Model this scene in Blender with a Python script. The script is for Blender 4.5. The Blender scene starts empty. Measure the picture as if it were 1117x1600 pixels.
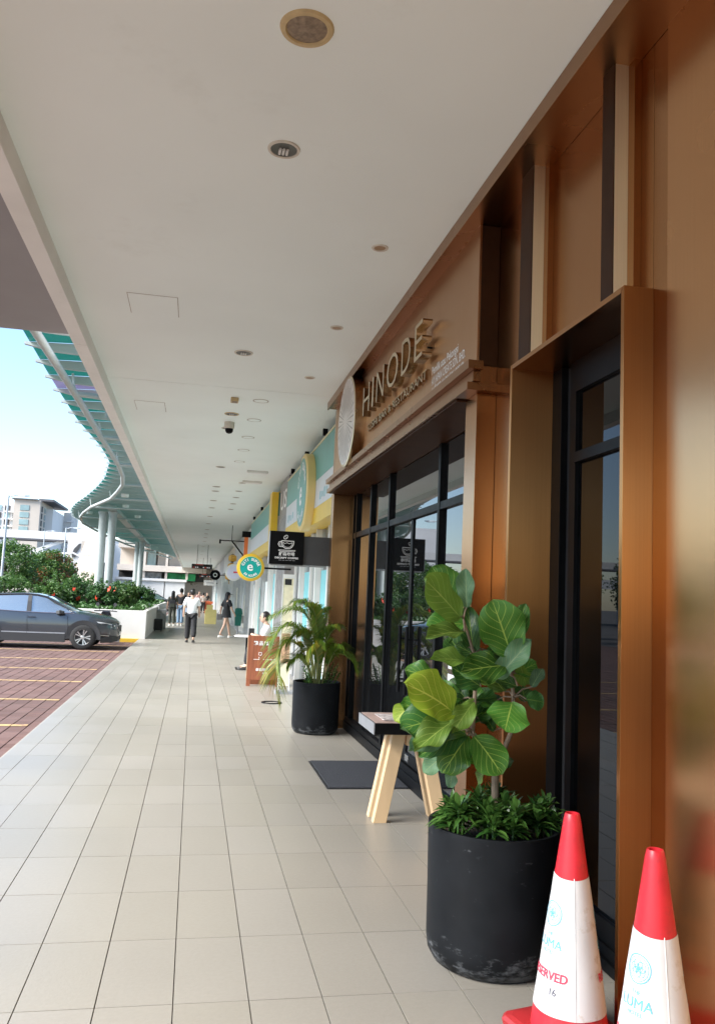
import bpy, bmesh, math, random
from mathutils import Vector, Matrix
R = math.radians
random.seed(7)
SC = bpy.context.scene
COL = SC.collection

# ------------------------------------------------------------------ camera
yaw, pit, rol = R(10.99), R(6.07), R(2.49)
fw = Vector((math.sin(yaw)*math.cos(pit), math.cos(yaw)*math.cos(pit), math.sin(pit)))
rt = Vector((math.cos(yaw), -math.sin(yaw), 0)); up = rt.cross(fw)
r2 = math.cos(rol)*rt + math.sin(rol)*up; u2 = -math.sin(rol)*rt + math.cos(rol)*up
cd = bpy.data.cameras.new('camera'); cam = bpy.data.objects.new('camera', cd); COL.objects.link(cam)
cam.matrix_world = Matrix(((r2.x, u2.x, -fw.x, 0), (r2.y, u2.y, -fw.y, 0), (r2.z, u2.z, -fw.z, 1.63), (0, 0, 0, 1)))
cd.sensor_fit = 'VERTICAL'; cd.sensor_height = 36; cd.lens = 28.8; cd.clip_start = .05; cd.clip_end = 3000
SC.camera = cam

# ------------------------------------------------------------------ sky, sun, exposure
SUN_EL, SUN_AZ = R(40), R(252)          # azimuth measured from +Y towards +X
w = bpy.data.worlds.new('World'); SC.world = w; w.use_nodes = True
nt = w.node_tree; nt.nodes.clear()
sky = nt.nodes.new('ShaderNodeTexSky'); sky.sky_type = 'NISHITA'; sky.sun_disc = False
sky.sun_elevation = SUN_EL; sky.sun_rotation = SUN_AZ; sky.air_density = 1.0; sky.dust_density = .6; sky.ozone_density = 2.2
bg = nt.nodes.new('ShaderNodeBackground'); bg.inputs['Strength'].default_value = .060
wo = nt.nodes.new('ShaderNodeOutputWorld')
nt.links.new(sky.outputs[0], bg.inputs[0]); nt.links.new(bg.outputs[0], wo.inputs[0])
sd = bpy.data.lights.new('sun', 'SUN'); sd.energy = 2.2; sd.angle = R(36); sd.color = (1, .97, .92)
so = bpy.data.objects.new('sun', sd); COL.objects.link(so)
so.rotation_euler = Vector((-math.sin(SUN_AZ)*math.cos(SUN_EL), -math.cos(SUN_AZ)*math.cos(SUN_EL), -math.sin(SUN_EL))).to_track_quat('-Z', 'Y').to_euler()
SC.view_settings.view_transform = 'Standard'; SC.view_settings.look = 'None'
SC.view_settings.exposure = 2.62; SC.view_settings.gamma = 1; SC.view_settings.use_curve_mapping = False
SC.cycles.use_denoising = True; SC.cycles.max_bounces = 10; SC.cycles.diffuse_bounces = 7; SC.cycles.glossy_bounces = 5
SC.cycles.transparent_max_bounces = 12; SC.cycles.sample_clamp_indirect = 6; SC.cycles.caustics_reflective = True; SC.cycles.caustics_refractive = False

# ------------------------------------------------------------------ mesh helpers
class MB:
    def __init__(s): s.v = []; s.f = []; s.m = []
    def add(s, vs, fs, mi=0):
        b = len(s.v); s.v += [tuple(v) for v in vs]
        for f in fs: s.f.append(tuple(b+i for i in f)); s.m.append(mi)
        return s
    def box(s, x0, x1, y0, y1, z0, z1, mi=0):
        return s.add([(x, y, z) for z in (z0, z1) for y in (y0, y1) for x in (x0, x1)],
                     [(0,2,3,1),(4,5,7,6),(0,1,5,4),(2,6,7,3),(0,4,6,2),(1,3,7,5)], mi)
    def prism(s, poly, axis, a, b, mi=0):
        n = len(poly)
        def P(q, t): return (t, q[0], q[1]) if axis == 'x' else ((q[0], t, q[1]) if axis == 'y' else (q[0], q[1], t))
        return s.add([P(q, a) for q in poly]+[P(q, b) for q in poly],
                     [tuple(range(n))[::-1], tuple(range(n, 2*n))]+[(i, (i+1) % n, n+(i+1) % n, n+i) for i in range(n)], mi)
    def tube(s, pts, r, n=8, mi=0, cap=True):
        pts = [Vector(p) for p in pts]; k = len(pts); rr = r if isinstance(r, (list, tuple)) else [r]*k
        vs = []; prev = None
        for i, p in enumerate(pts):
            d = (pts[min(i+1, k-1)]-pts[max(i-1, 0)]).normalized()
            if prev is None: a = d.orthogonal().normalized()
            else: a = (prev-d*prev.dot(d)).normalized()
            prev = a; b = d.cross(a)
            vs += [p+rr[i]*(math.cos(2*math.pi*j/n)*a+math.sin(2*math.pi*j/n)*b) for j in range(n)]
        fs = [(i*n+j, i*n+(j+1) % n, (i+1)*n+(j+1) % n, (i+1)*n+j) for i in range(k-1) for j in range(n)]
        if cap: fs += [tuple(range(n))[::-1], tuple((k-1)*n+j for j in range(n))]
        return s.add(vs, fs, mi)
    def lathe(s, prof, n=32, c=(0, 0, 0), axis='z', mi=0):
        vs = []
        for r, h in prof:
            for j in range(n):
                a = 2*math.pi*j/n; p, q = r*math.cos(a), r*math.sin(a)
                vs.append((c[0]+p, c[1]+q, c[2]+h) if axis == 'z' else ((c[0]+h, c[1]+p, c[2]+q) if axis == 'x' else (c[0]+q, c[1]+h, c[2]+p)))
        k = len(prof)
        fs = [(i*n+j, i*n+(j+1) % n, (i+1)*n+(j+1) % n, (i+1)*n+j) for i in range(k-1) for j in range(n)]
        return s.add(vs, fs, mi)
    def loft(s, rings, closed=True, mi=0, caps=True):
        n = len(rings[0]); vs = [p for r in rings for p in r]
        fs = [(i*n+j, i*n+(j+1) % n, (i+1)*n+(j+1) % n, (i+1)*n+j) for i in range(len(rings)-1) for j in range(n if closed else n-1)]
        if caps: fs += [tuple(range(n))[::-1], tuple((len(rings)-1)*n+j for j in range(n))]
        return s.add(vs, fs, mi)
    def mesh(s, name, mats, smooth=False):
        me = bpy.data.meshes.new(name); me.from_pydata(s.v, [], s.f)
        for m in (mats if isinstance(mats, (list, tuple)) else [mats]): me.materials.append(m)
        if any(s.m): me.polygons.foreach_set('material_index', s.m)
        bm = bmesh.new(); bm.from_mesh(me); bmesh.ops.recalc_face_normals(bm, faces=bm.faces); bm.to_mesh(me); bm.free()
        if smooth:
            me.polygons.foreach_set('use_smooth', [True]*len(me.polygons))
            try: me.set_sharp_from_angle(angle=R(38))
            except Exception: pass
        return me
    def build(s, name, mats, parent=None, smooth=False, bevel=0, loc=None):
        return link(name, s.mesh(name, mats, smooth), parent, bevel, loc)
def link(name, me, parent=None, bevel=0, loc=None):
    o = bpy.data.objects.new(name, me); COL.objects.link(o)
    if parent: o.parent = parent
    if loc: o.location = loc
    if bevel:
        b = o.modifiers.new('bevel', 'BEVEL'); b.width = bevel; b.segments = 2; b.limit_method = 'ANGLE'; b.angle_limit = R(40)
    return o
def tag(o, label=None, cat=None, group=None, kind=None):
    if label: o['label'] = label
    if cat: o['category'] = cat
    if group: o['group'] = group
    if kind: o['kind'] = kind
    return o
def thing(name, label, cat, loc=(0, 0, 0), rz=0, group=None):
    o = bpy.data.objects.new(name, None); COL.objects.link(o); o.empty_display_size = .1
    o.location = loc; o.rotation_euler = (0, 0, rz); return tag(o, label, cat, group)
def copy_tree(o, parent=None):
    c = o.copy(); COL.objects.link(c); c.parent = parent
    for ch in list(o.children): copy_tree(ch, c)
    return c
def B(name, mat, parent, x0, x1, y0, y1, z0, z1, bevel=0):
    return MB().box(x0, x1, y0, y1, z0, z1).build(name, mat, parent, bevel=bevel)
FACE_X = Matrix(((0, 0, -1), (-1, 0, 0), (0, 1, 0)))     # text facing -X, reading towards -Y
FACE_Y = Matrix(((1, 0, 0), (0, 0, -1), (0, 1, 0)))      # text facing -Y, reading towards +X
def text_mesh(s, size, extrude=0, align='LEFT', spacing=1.0, width=None, bold=0):
    cu = bpy.data.curves.new('t', 'FONT'); cu.body = s; cu.size = size; cu.extrude = extrude; cu.align_x = align; cu.space_character = spacing
    cu.offset = bold; cu.resolution_u = 3
    o = bpy.data.objects.new('t', cu); COL.objects.link(o)
    bpy.context.view_layer.update()
    me = bpy.data.meshes.new_from_object(o.evaluated_get(bpy.context.evaluated_depsgraph_get()))
    bpy.data.objects.remove(o); bpy.data.curves.remove(cu)
    if width and len(me.vertices):
        xs = [v.co.x for v in me.vertices]; k = width/(max(xs)-min(xs)); x0 = min(xs)
        for v in me.vertices: v.co.x = (v.co.x-x0)*k if align == 'LEFT' else v.co.x*k
    return me
def text(s, size, mat, parent, loc, face, name='lettering', **kw):
    me = text_mesh(s, size, **kw); me.materials.clear(); me.materials.append(mat)
    M = face.to_4x4(); me.transform(M); me.name = name
    o = link(name, me, parent, loc=loc); return o

# ------------------------------------------------------------------ materials
MATS = {}
def mat(name, col=(.5,.5,.5), rough=.6, metal=0, var=0, scale=8, bump=0, bscale=60, emit=None, spec=.5, stretch=None, dirt=None, rvar=0, trans=0, coat=0, detail=4):
    if name in MATS: return MATS[name]
    m = bpy.data.materials.new(name); m.use_nodes = True; t = m.node_tree; p = t.nodes['Principled BSDF']
    p.inputs['Base Color'].default_value = (*col, 1); p.inputs['Roughness'].default_value = rough; p.inputs['Metallic'].default_value = metal
    p.inputs['Specular IOR Level'].default_value = spec
    if coat: p.inputs['Coat Weight'].default_value = coat; p.inputs['Coat Roughness'].default_value = .04
    N = t.nodes.new; L = t.links.new
    co = N('ShaderNodeTexCoord'); mp = N('ShaderNodeMapping'); L(co.outputs['Object'], mp.inputs[0])
    if stretch: mp.inputs['Scale'].default_value = stretch
    if var or rvar:
        no = N('ShaderNodeTexNoise'); no.inputs['Scale'].default_value = scale; no.inputs['Detail'].default_value = detail; L(mp.outputs[0], no.inputs[0])
        if var:
            mx = N('ShaderNodeMix'); mx.data_type = 'RGBA'
            mx.inputs['A'].default_value = (*[max(0, c*(1-var)) for c in col], 1); mx.inputs['B'].default_value = (*[min(1, c*(1+var)) for c in col], 1)
            rp = N('ShaderNodeValToRGB'); rp.color_ramp.elements[0].position = .3; rp.color_ramp.elements[1].position = .7
            L(no.outputs['Fac'], rp.inputs[0]); L(rp.outputs[0], mx.inputs['Factor']); out = mx.outputs['Result']
            if dirt:
                n2 = N('ShaderNodeTexNoise'); n2.inputs['Scale'].default_value = dirt[1]; n2.inputs['Detail'].default_value = 8; n2.inputs['Roughness'].default_value = .7; L(co.outputs['Object'], n2.inputs[0])
                r3 = N('ShaderNodeValToRGB'); r3.color_ramp.elements[0].position = dirt[2]; r3.color_ramp.elements[1].position = dirt[2]+.12; L(n2.outputs['Fac'], r3.inputs[0])
                m3 = N('ShaderNodeMix'); m3.data_type = 'RGBA'; L(out, m3.inputs['A']); m3.inputs['B'].default_value = (*dirt[0], 1)
                mm = N('ShaderNodeMath'); mm.operation = 'MULTIPLY'; mm.inputs[1].default_value = dirt[3]; L(r3.outputs[0], mm.inputs[0]); L(mm.outputs[0], m3.inputs['Factor']); out = m3.outputs['Result']
            L(out, p.inputs['Base Color'])
        if rvar:
            mr = N('ShaderNodeMapRange'); mr.inputs['To Min'].default_value = max(.02, rough-rvar); mr.inputs['To Max'].default_value = rough+rvar
            L(no.outputs['Fac'], mr.inputs[0]); L(mr.outputs[0], p.inputs['Roughness'])
    if bump:
        nb = N('ShaderNodeTexNoise'); nb.inputs['Scale'].default_value = bscale; nb.inputs['Detail'].default_value = 5; L(mp.outputs[0], nb.inputs[0])
        bp = N('ShaderNodeBump'); bp.inputs['Strength'].default_value = bump; bp.inputs['Distance'].default_value = .01; L(nb.outputs['Fac'], bp.inputs['Height']); L(bp.outputs[0], p.inputs['Normal'])
    if emit: p.inputs['Emission Color'].default_value = (*emit[0], 1); p.inputs['Emission Strength'].default_value = emit[1]
    if trans: p.inputs['Transmission Weight'].default_value = trans
    MATS[name] = m; return m
def glass(name, tint=(.1,.1,.11), ior=1.9, rough=.01, see=.5):
    m = bpy.data.materials.new(name); m.use_nodes = True; t = m.node_tree; t.nodes.clear(); N = t.nodes.new; L = t.links.new
    o = N('ShaderNodeOutputMaterial'); fr = N('ShaderNodeFresnel'); fr.inputs[0].default_value = ior
    tr = N('ShaderNodeBsdfTransparent'); tr.inputs[0].default_value = (*tint, 1)
    gl = N('ShaderNodeBsdfGlossy'); gl.inputs['Roughness'].default_value = rough; gl.inputs[0].default_value = (.95,.97,1,1)
    df = N('ShaderNodeBsdfDiffuse'); df.inputs[0].default_value = (*[c*.3 for c in tint], 1)
    m1 = N('ShaderNodeMixShader'); m1.inputs[0].default_value = see; L(df.outputs[0], m1.inputs[1]); L(tr.outputs[0], m1.inputs[2])
    m2 = N('ShaderNodeMixShader'); L(fr.outputs[0], m2.inputs[0]); L(m1.outputs[0], m2.inputs[1]); L(gl.outputs[0], m2.inputs[2]); L(m2.outputs[0], o.inputs[0])
    MATS[name] = m; return m
def cellmat(name, col, sx, sy, x0, y0, var, rough, stain=.15, bump=.08, tint=None, rv=.1):
    """colour that differs from piece to piece of a laid floor, plus broad wear"""
    m = bpy.data.materials.new(name); m.use_nodes = True; t = m.node_tree; p = t.nodes['Principled BSDF']; N = t.nodes.new; L = t.links.new
    ge = N('ShaderNodeNewGeometry'); sub = N('ShaderNodeVectorMath'); sub.operation = 'SUBTRACT'; sub.inputs[1].default_value = (x0, y0, 0); L(ge.outputs['Position'], sub.inputs[0])
    dv = N('ShaderNodeVectorMath'); dv.operation = 'DIVIDE'; dv.inputs[1].default_value = (sx, sy, 100); L(sub.outputs[0], dv.inputs[0])
    fl = N('ShaderNodeVectorMath'); fl.operation = 'FLOOR'; L(dv.outputs[0], fl.inputs[0])
    wn = N('ShaderNodeTexWhiteNoise'); wn.noise_dimensions = '3D'; L(fl.outputs[0], wn.inputs[0])
    no = N('ShaderNodeTexNoise'); no.inputs['Scale'].default_value = .55; no.inputs['Detail'].default_value = 6; L(ge.outputs['Position'], no.inputs[0])
    n2 = N('ShaderNodeTexNoise'); n2.inputs['Scale'].default_value = 45; n2.inputs['Detail'].default_value = 6; L(ge.outputs['Position'], n2.inputs[0])
    a = N('ShaderNodeMath'); a.operation = 'MULTIPLY_ADD'; a.inputs[1].default_value = var; a.inputs[2].default_value = 1-var/2; L(wn.outputs['Value'], a.inputs[0])
    b = N('ShaderNodeMath'); b.operation = 'MULTIPLY_ADD'; b.inputs[1].default_value = stain*2; b.inputs[2].default_value = 1-stain; L(no.outputs['Fac'], b.inputs[0])
    c = N('ShaderNodeMath'); c.operation = 'MULTIPLY_ADD'; c.inputs[1].default_value = .16; c.inputs[2].default_value = .92; L(n2.outputs['Fac'], c.inputs[0])
    d = N('ShaderNodeMath'); d.operation = 'MULTIPLY'; L(a.outputs[0], d.inputs[0]); L(b.outputs[0], d.inputs[1])
    e = N('ShaderNodeMath'); e.operation = 'MULTIPLY'; L(d.outputs[0], e.inputs[0]); L(c.outputs[0], e.inputs[1])
    base = N('ShaderNodeMix'); base.data_type = 'RGBA'; base.inputs['A'].default_value = (*col, 1); base.inputs['B'].default_value = (*(tint or col), 1); L(wn.outputs['Color'], base.inputs['Factor'])
    sc = N('ShaderNodeVectorMath'); sc.operation = 'SCALE'; L(base.outputs['Result'], sc.inputs[0]); L(e.outputs[0], sc.inputs['Scale']); L(sc.outputs[0], p.inputs['Base Color'])
    mr = N('ShaderNodeMapRange'); mr.inputs['To Min'].default_value = rough-rv; mr.inputs['To Max'].default_value = rough+rv; L(no.outputs['Fac'], mr.inputs[0]); L(mr.outputs[0], p.inputs['Roughness'])
    n3 = N('ShaderNodeTexNoise'); n3.inputs['Scale'].default_value = 70; n3.inputs['Detail'].default_value = 3; L(ge.outputs['Position'], n3.inputs[0])
    bp = N('ShaderNodeBump'); bp.inputs['Strength'].default_value = bump; bp.inputs['Distance'].default_value = .01; L(n3.outputs['Fac'], bp.inputs['Height']); L(bp.outputs[0], p.inputs['Normal'])
    MATS[name] = m; return m
def brushed(name, col, rough=.2, bump=.03, aniso=.0):
    """brushed metal sheet, grain running up and down"""
    m = bpy.data.materials.new(name); m.use_nodes = True; t = m.node_tree; p = t.nodes['Principled BSDF']; N = t.nodes.new; L = t.links.new
    p.inputs['Metallic'].default_value = 1; p.inputs['Base Color'].default_value = (*col, 1); p.inputs['Roughness'].default_value = rough
    ge = N('ShaderNodeNewGeometry')
    if aniso:
        p.inputs['Anisotropic'].default_value = aniso; cx = N('ShaderNodeVectorMath'); cx.operation = 'CROSS_PRODUCT'; cx.inputs[1].default_value = (.001, .002, 1); L(ge.outputs['True Normal'], cx.inputs[0]); nz = N('ShaderNodeVectorMath'); nz.operation = 'NORMALIZE'; L(cx.outputs[0], nz.inputs[0]); L(nz.outputs[0], p.inputs['Tangent'])
    mp = N('ShaderNodeMapping'); mp.inputs['Scale'].default_value = (220, 220, 1.2); L(ge.outputs['Position'], mp.inputs[0])
    no = N('ShaderNodeTexNoise'); no.inputs['Scale'].default_value = 1; no.inputs['Detail'].default_value = 3; L(mp.outputs[0], no.inputs[0])
    n2 = N('ShaderNodeTexNoise'); n2.inputs['Scale'].default_value = 1.6; n2.inputs['Detail'].default_value = 5; L(ge.outputs['Position'], n2.inputs[0])
    mr = N('ShaderNodeMapRange'); mr.inputs['To Min'].default_value = rough*.72; mr.inputs['To Max'].default_value = rough*1.3; L(n2.outputs['Fac'], mr.inputs[0]); L(mr.outputs[0], p.inputs['Roughness'])
    mx = N('ShaderNodeMix'); mx.data_type = 'RGBA'; mx.inputs['A'].default_value = (*[c*.9 for c in col], 1); mx.inputs['B'].default_value = (*[min(1, c*1.08) for c in col], 1); L(no.outputs['Fac'], mx.inputs['Factor']); L(mx.outputs['Result'], p.inputs['Base Color'])
    n4 = N('ShaderNodeTexNoise'); n4.inputs['Scale'].default_value = .9; n4.inputs['Detail'].default_value = 1; L(ge.outputs['Position'], n4.inputs[0])
    b0 = N('ShaderNodeBump'); b0.inputs['Strength'].default_value = .06; b0.inputs['Distance'].default_value = .02; L(n4.outputs['Fac'], b0.inputs['Height'])
    bp = N('ShaderNodeBump'); bp.inputs['Strength'].default_value = bump; bp.inputs['Distance'].default_value = .003; L(no.outputs['Fac'], bp.inputs['Height']); L(b0.outputs[0], bp.inputs['Normal']); L(bp.outputs[0], p.inputs['Normal'])
    MATS[name] = m; return m
BRONZE = brushed('bronze sheet', (.44, .225, .10), .20, aniso=.8)
BRONZE_NEAR = brushed('polished bronze sheet', (.58, .32, .155), .25, aniso=.35)
BRONZE_FASCIA = brushed('fascia bronze', (.50, .30, .175), .33, aniso=.6)
BRONZE_TRIM = brushed('bronze trim', (.34, .185, .095), .27, aniso=.6)
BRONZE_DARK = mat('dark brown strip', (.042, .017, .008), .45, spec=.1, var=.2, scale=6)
BRONZE_SATIN = brushed('satin bronze', (.42, .19, .068), .30, aniso=1.0)
CHAMPAGNE = brushed('champagne metal strip', (.97, .84, .64), .55, aniso=.6)
GOLD = brushed('brass letter metal', (.62, .50, .33), .24)
BLACK_METAL = mat('black painted metal', (.005, .0053, .006), .42, spec=.12, var=.2, scale=12, rvar=.08)
BLACK_MATTE = mat('black matte', (.014, .014, .015), .6)
WHITE_PAINT = mat('white paint', (.70, .69, .66), .55, var=.05, scale=3)
WHITE_VINYL = mat('white lettering', (.85, .85, .84), .5)
CEIL = mat('painted ceiling', (.85, .92, .90), .6, var=.03, scale=.7, detail=5, dirt=((.70,.74,.70), 1.1, .60, .3))
GREY_PAINT = mat('grey soffit paint', (.30, .295, .30), .6, var=.06, scale=1.2)
BEAM_WHITE = mat('weathered white beam paint', (.82, .82, .79), .6, var=.05, scale=2, dirt=((.30,.26,.22), 5, .66, .5))
DARK_GLASS = glass('dark shop glass', (.05, .052, .055), 2.1)
DOOR_GLASS = glass('black door glass', (.02, .021, .023), 1.33)
CLEAR_GLASS = glass('pale shop glass', (.72, .78, .76), 1.6, see=.92)
# ================================================================== THE SETTING
FLOOR_T = cellmat('beige floor tile', (.245, .227, .192), .3, .63, -.8785, 3.505, .075, .36, stain=.15, bump=.07, tint=(.25,.233,.205))
GROUT = mat('dark floor joint', (.15, .135, .118), .85, var=.35, scale=3)
PAVER = cellmat('red concrete paver', (.112, .060, .051), .2, .2, -1.92, 0, .3, .9, stain=.38, bump=.25, tint=(.125,.075,.067))
PAVER_J = mat('paver joint sand', (.055, .045, .04), .95, var=.2, scale=20)
ASPHALT = mat('asphalt', (.085, .083, .082), .9, var=.15, scale=.8, bump=.2, bscale=120)
LINE = mat('worn yellow line paint', (.44, .31, .14), .8, var=.2, scale=6, dirt=((.20,.11,.085), 9, .50, .85))

ground = MB().box(-900, 900, -300, 1500, -.6, -.135).build('ground', ASPHALT); tag(ground, kind='structure')
# the covered walkway and its tiles
walk = MB().box(-1.68, 2.6, -8, 118, -.5, -.009).build('walkway', GROUT); tag(walk, kind='structure')
TX = [-1.68]+[-1.4785+.3*i for i in range(12)]+[2.0]
def tile_mesh(wd, ln):
    return MB().add([(0,0,0),(wd,0,0),(wd,ln,0),(0,ln,0),(.0015,.0015,.009),(wd-.0015,.0015,.009),(wd-.0015,ln-.0015,.009),(.0015,ln-.0015,.009)],
                    [(4,5,6,7),(0,1,5,4),(1,2,6,5),(2,3,7,6),(3,0,4,7)]).mesh('tile', FLOOR_T)
TM = {}
rest = MB(); n_t = 0; rt_ = random.Random(3)
for j in range(-18, 182):
    y0 = 3.505+.63*j
    for i in range(len(TX)-1):
        x0, x1 = TX[i], TX[i+1]; wd = round(x1-x0-.0022, 4)
        dz = rt_.uniform(-.0008, .0008)
        if j >= -1 and n_t < 300:
            if wd not in TM: TM[wd] = tile_mesh(wd, .6275)
            o = link('tile', TM[wd], walk, loc=(x0+.0015, y0+.00125, -.009+dz)); n_t += 1
        else:
            b = (x0+.002, y0+.00125); e = (x0+.002+wd, y0+.6287)
            rest.add([(b[0],b[1],dz),(e[0],b[1],dz),(e[0],e[1],dz),(b[0],e[1],dz),(b[0],b[1],-.009),(e[0],b[1],-.009),(e[0],e[1],-.009),(b[0],e[1],-.009)],
                     [(0,1,2,3),(4,5,1,0),(5,6,2,1),(6,7,3,2),(7,4,0,3)])
tag(rest.build('tile_field', FLOOR_T, walk), kind='stuff')
# kerb face along the walkway
B('kerb', mat('kerb concrete', (.30,.28,.25), .8, var=.15, scale=5), walk, -1.70, -1.681, -8, 118, -.5, -.012)

# car park of red pavers
park = MB().box(-16, -1.701, -8, 70, -.45, -.128).build('parking_ground', PAVER_J); tag(park, kind='structure')
PMe = MB().add([(0,0,0),(.194,0,0),(.194,.194,0),(0,.194,0),(.005,.005,.008),(.189,.005,.008),(.189,.189,.008),(.005,.189,.008)],
               [(4,5,6,7),(0,1,5,4),(1,2,6,5),(2,3,7,6),(3,0,4,7)]).mesh('paver', PAVER)
cells = []
for i in range(70):
    x = -1.92-.2*i
    for j in range(-20, 345):
        y = .2*j+(.1 if i % 2 else 0); cells.append((x, y))
vis = sorted([c for c in cells if c[1] > 7.4 and c[0] > -.215*c[1]-.1], key=lambda c: c[1])[:300]
vs = set(vis); restp = MB(); rp_ = random.Random(5)
for c in cells:
    dz = rp_.uniform(-.002, .002)
    if c in vs: link('paver', PMe, park, loc=(c[0]+.003, c[1]+.003, -.128+dz))
    else:
        x0, y0, x1, y1 = c[0]+.003, c[1]+.003, c[0]+.197, c[1]+.197; z = -.12+dz
        restp.add([(x0,y0,-.128),(x1,y0,-.128),(x1,y1,-.128),(x0,y1,-.128),(x0+.005,y0+.005,z),(x1-.005,y0+.005,z),(x1-.005,y1-.005,z),(x0+.005,y1-.005,z)],
                  [(4,5,6,7),(0,1,5,4),(1,2,6,5),(2,3,7,6),(3,0,4,7)])
tag(restp.build('paver_field', PAVER, park), kind='stuff')
for k, y in enumerate([8.5, 11.06, 13.55, 16.18, 18.63, 21.1, 23.9, 26.45]):
    m = MB()
    for i in range(26):
        x1 = -1.93-.2*i; m.box(x1-.19, x1, y-.055, y+.055, -.118, -.114)
    m.build('parking_line', LINE, park)
for k, y in enumerate([11.06, 16.18, 21.1]): pass

# ceiling over the walkway with its edge beam
ceil = MB().box(-1.22, 3.0, -8, 10.2, 4.2, 4.5).box(-1.22, 3.0, 10.2, 118, 4.1965, 4.5).build('ceiling', CEIL); tag(ceil, kind='structure')
bm_ = MB()
yy = -8
for ln in [7.2, 5.3, 3.9, 4.6, 5.2, 6, 6, 7, 8, 9, 10, 12, 14, 15, 20]:
    y1 = min(118, yy+ln)
    if yy < 118: B('beam', BEAM_WHITE, ceil, -1.335, -1.2+.0, yy+.004, y1-.002, 4.045, 4.55, .004)
    yy = y1
tag(B('porch_slab', GREY_PAINT, None, -3.1, -1.36, -8, 8.77, 4.25, 4.6), kind='structure')
HATCH = mat('ceiling hatch edge', (.34,.30,.26), .7, var=.3, scale=14)
for n, (x0, x1, y0, y1) in enumerate([(-.735, -.297, 7.17, 7.7), (-.96, -.55, 11.35, 11.95)]):
    h = thing('ceiling_hatch', ['larger access hatch flush in ceiling near the camera', 'access hatch flush in ceiling beyond the larger one'][n], 'hatch', ((x0+x1)/2, (y0+y1)/2, 4.2 if n == 0 else 4.1965))
    a, b = (x1-x0)/2, (y1-y0)/2
    B('panel', CEIL, h, -a+.006, a-.006, -b+.006, b-.006, -.004, .01)
    B('gap', HATCH, h, -a, a, -b, b, -.0015, .01)

# ================================================================== RESTAURANT FRONT
front = thing('restaurant_building', 'bronze metal clad restaurant front with dark glass and signboard', 'building', (0, 0, 0))
def P(name, m, *a, bevel=.0015): return B(name, m, front, *a, bevel=bevel)
for y0, y1, x in [(-8, -3.4, 1.822), (-3.4, -.25, 1.822), (-.25, 2.948, 1.822)]:
    P('wall_panel', BRONZE_NEAR, x, 2.0, y0+.002, y1-.002, 0, 4.13)
P('wall_panel', BRONZE, 1.835, 2.0, 2.95, 3.069, 0, 4.13); P('wall_panel', BRONZE, 1.835, 1.95, 3.072, 4.342, 3.002, 4.13)
P('wall_panel', BRONZE, 1.835, 2.0, 4.347, 4.918, 0, 4.13)
for y0, y1 in ((4.14, 4.30), (3.228, 3.33)):
    f = P('fin', CHAMPAGNE, 1.735, 1.834, y0, y1, 3.003, 4.125)
    B('front_strip', BRONZE_DARK, f, 1.729, 1.7347, y0, y1+.004, 3.003, 4.125)
    B('fold', BRONZE, f, 1.8, 1.834, y0-.055, y0-.001, 3.003, 4.125)
# door portal
P('portal_jamb', BRONZE_SATIN, 1.70, 1.99, 3.07, 3.096, 0, 2.999); P('portal_jamb', BRONZE_SATIN, 1.70, 1.99, 4.319, 4.345, 0, 2.999); P('portal_head', BRONZE, 1.70, 1.99, 3.0965, 4.3185, 2.973, 2.999)
d = P('side_door', BLACK_METAL, 1.95, 2.05, 4.2, 4.318, 0, 2.972)
for a in [(1.965, 2.04, 4.05, 4.12, .13, 2.972), (1.95, 2.05, 3.097, 4.199, .0, .1), (1.96, 2.04, 3.097, 4.05, 2.80, 2.972), (1.955, 2.03, 3.097, 4.05, 2.41, 2.465), (1.958, 2.03, 3.097, 3.16, .101, 2.80), (1.93, 1.949, 3.1, 4.315, .0, .05)]: B('door_frame', BLACK_METAL, d, *a)
B('threshold', BLACK_METAL, d, 1.962, 2.04, 3.16, 4.05, .101, .2)
B('pane', DOOR_GLASS, d, 1.985, 1.995, 3.155, 4.055, .19, 2.805)
B('door_recess', BLACK_MATTE, d, 1.99, 2.04, 4.12, 4.2, 0, 2.97)
# sign fascia
P('fascia_core', BRONZE_TRIM, 1.712, 2.0, 4.925, 10.44, 3.036, 4.11)
sy = [4.92, 5.08, 6.176, 7.27, 8.6, 9.6, 10.44]
for k in range(6):
    P('fascia_panel', BRONZE_FASCIA, 1.70-(.006 if k in (0,) else 0), 1.711, sy[k]+.0015, sy[k+1]-.0015, 3.165, 4.125)
P('cornice', BRONZE_TRIM, 1.60, 1.699, 4.80, 10.50, 3.105, 3.16); P('cornice', BRONZE_TRIM, 1.645, 1.699, 4.84, 10.47, 3.035, 3.104); P('cornice', BRONZE_TRIM, 1.615, 2.1, 4.86, 10.48, 2.985, 3.034)
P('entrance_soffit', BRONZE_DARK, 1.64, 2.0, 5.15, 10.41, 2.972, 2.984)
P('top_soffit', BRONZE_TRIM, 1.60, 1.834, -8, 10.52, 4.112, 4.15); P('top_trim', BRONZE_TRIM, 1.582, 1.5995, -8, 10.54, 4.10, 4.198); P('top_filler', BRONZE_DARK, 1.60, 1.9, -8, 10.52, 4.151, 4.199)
P('fascia_return_shade', BRONZE_DARK, 1.712, 1.833, 4.916, 4.9245, 3.165, 4.108); P('pier', BRONZE, 1.704, 1.98, 4.9255, 5.14, 0, 2.984); P('pier', BRONZE, 1.704, 2.1, 10.415, 10.60, 0, 2.984); P('end_panel', BRONZE, 1.704, 2.1, 10.445, 10.58, 3.04, 4.11)  # plate on the fascia's near return: its dark reflection put in as brown colour
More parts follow.
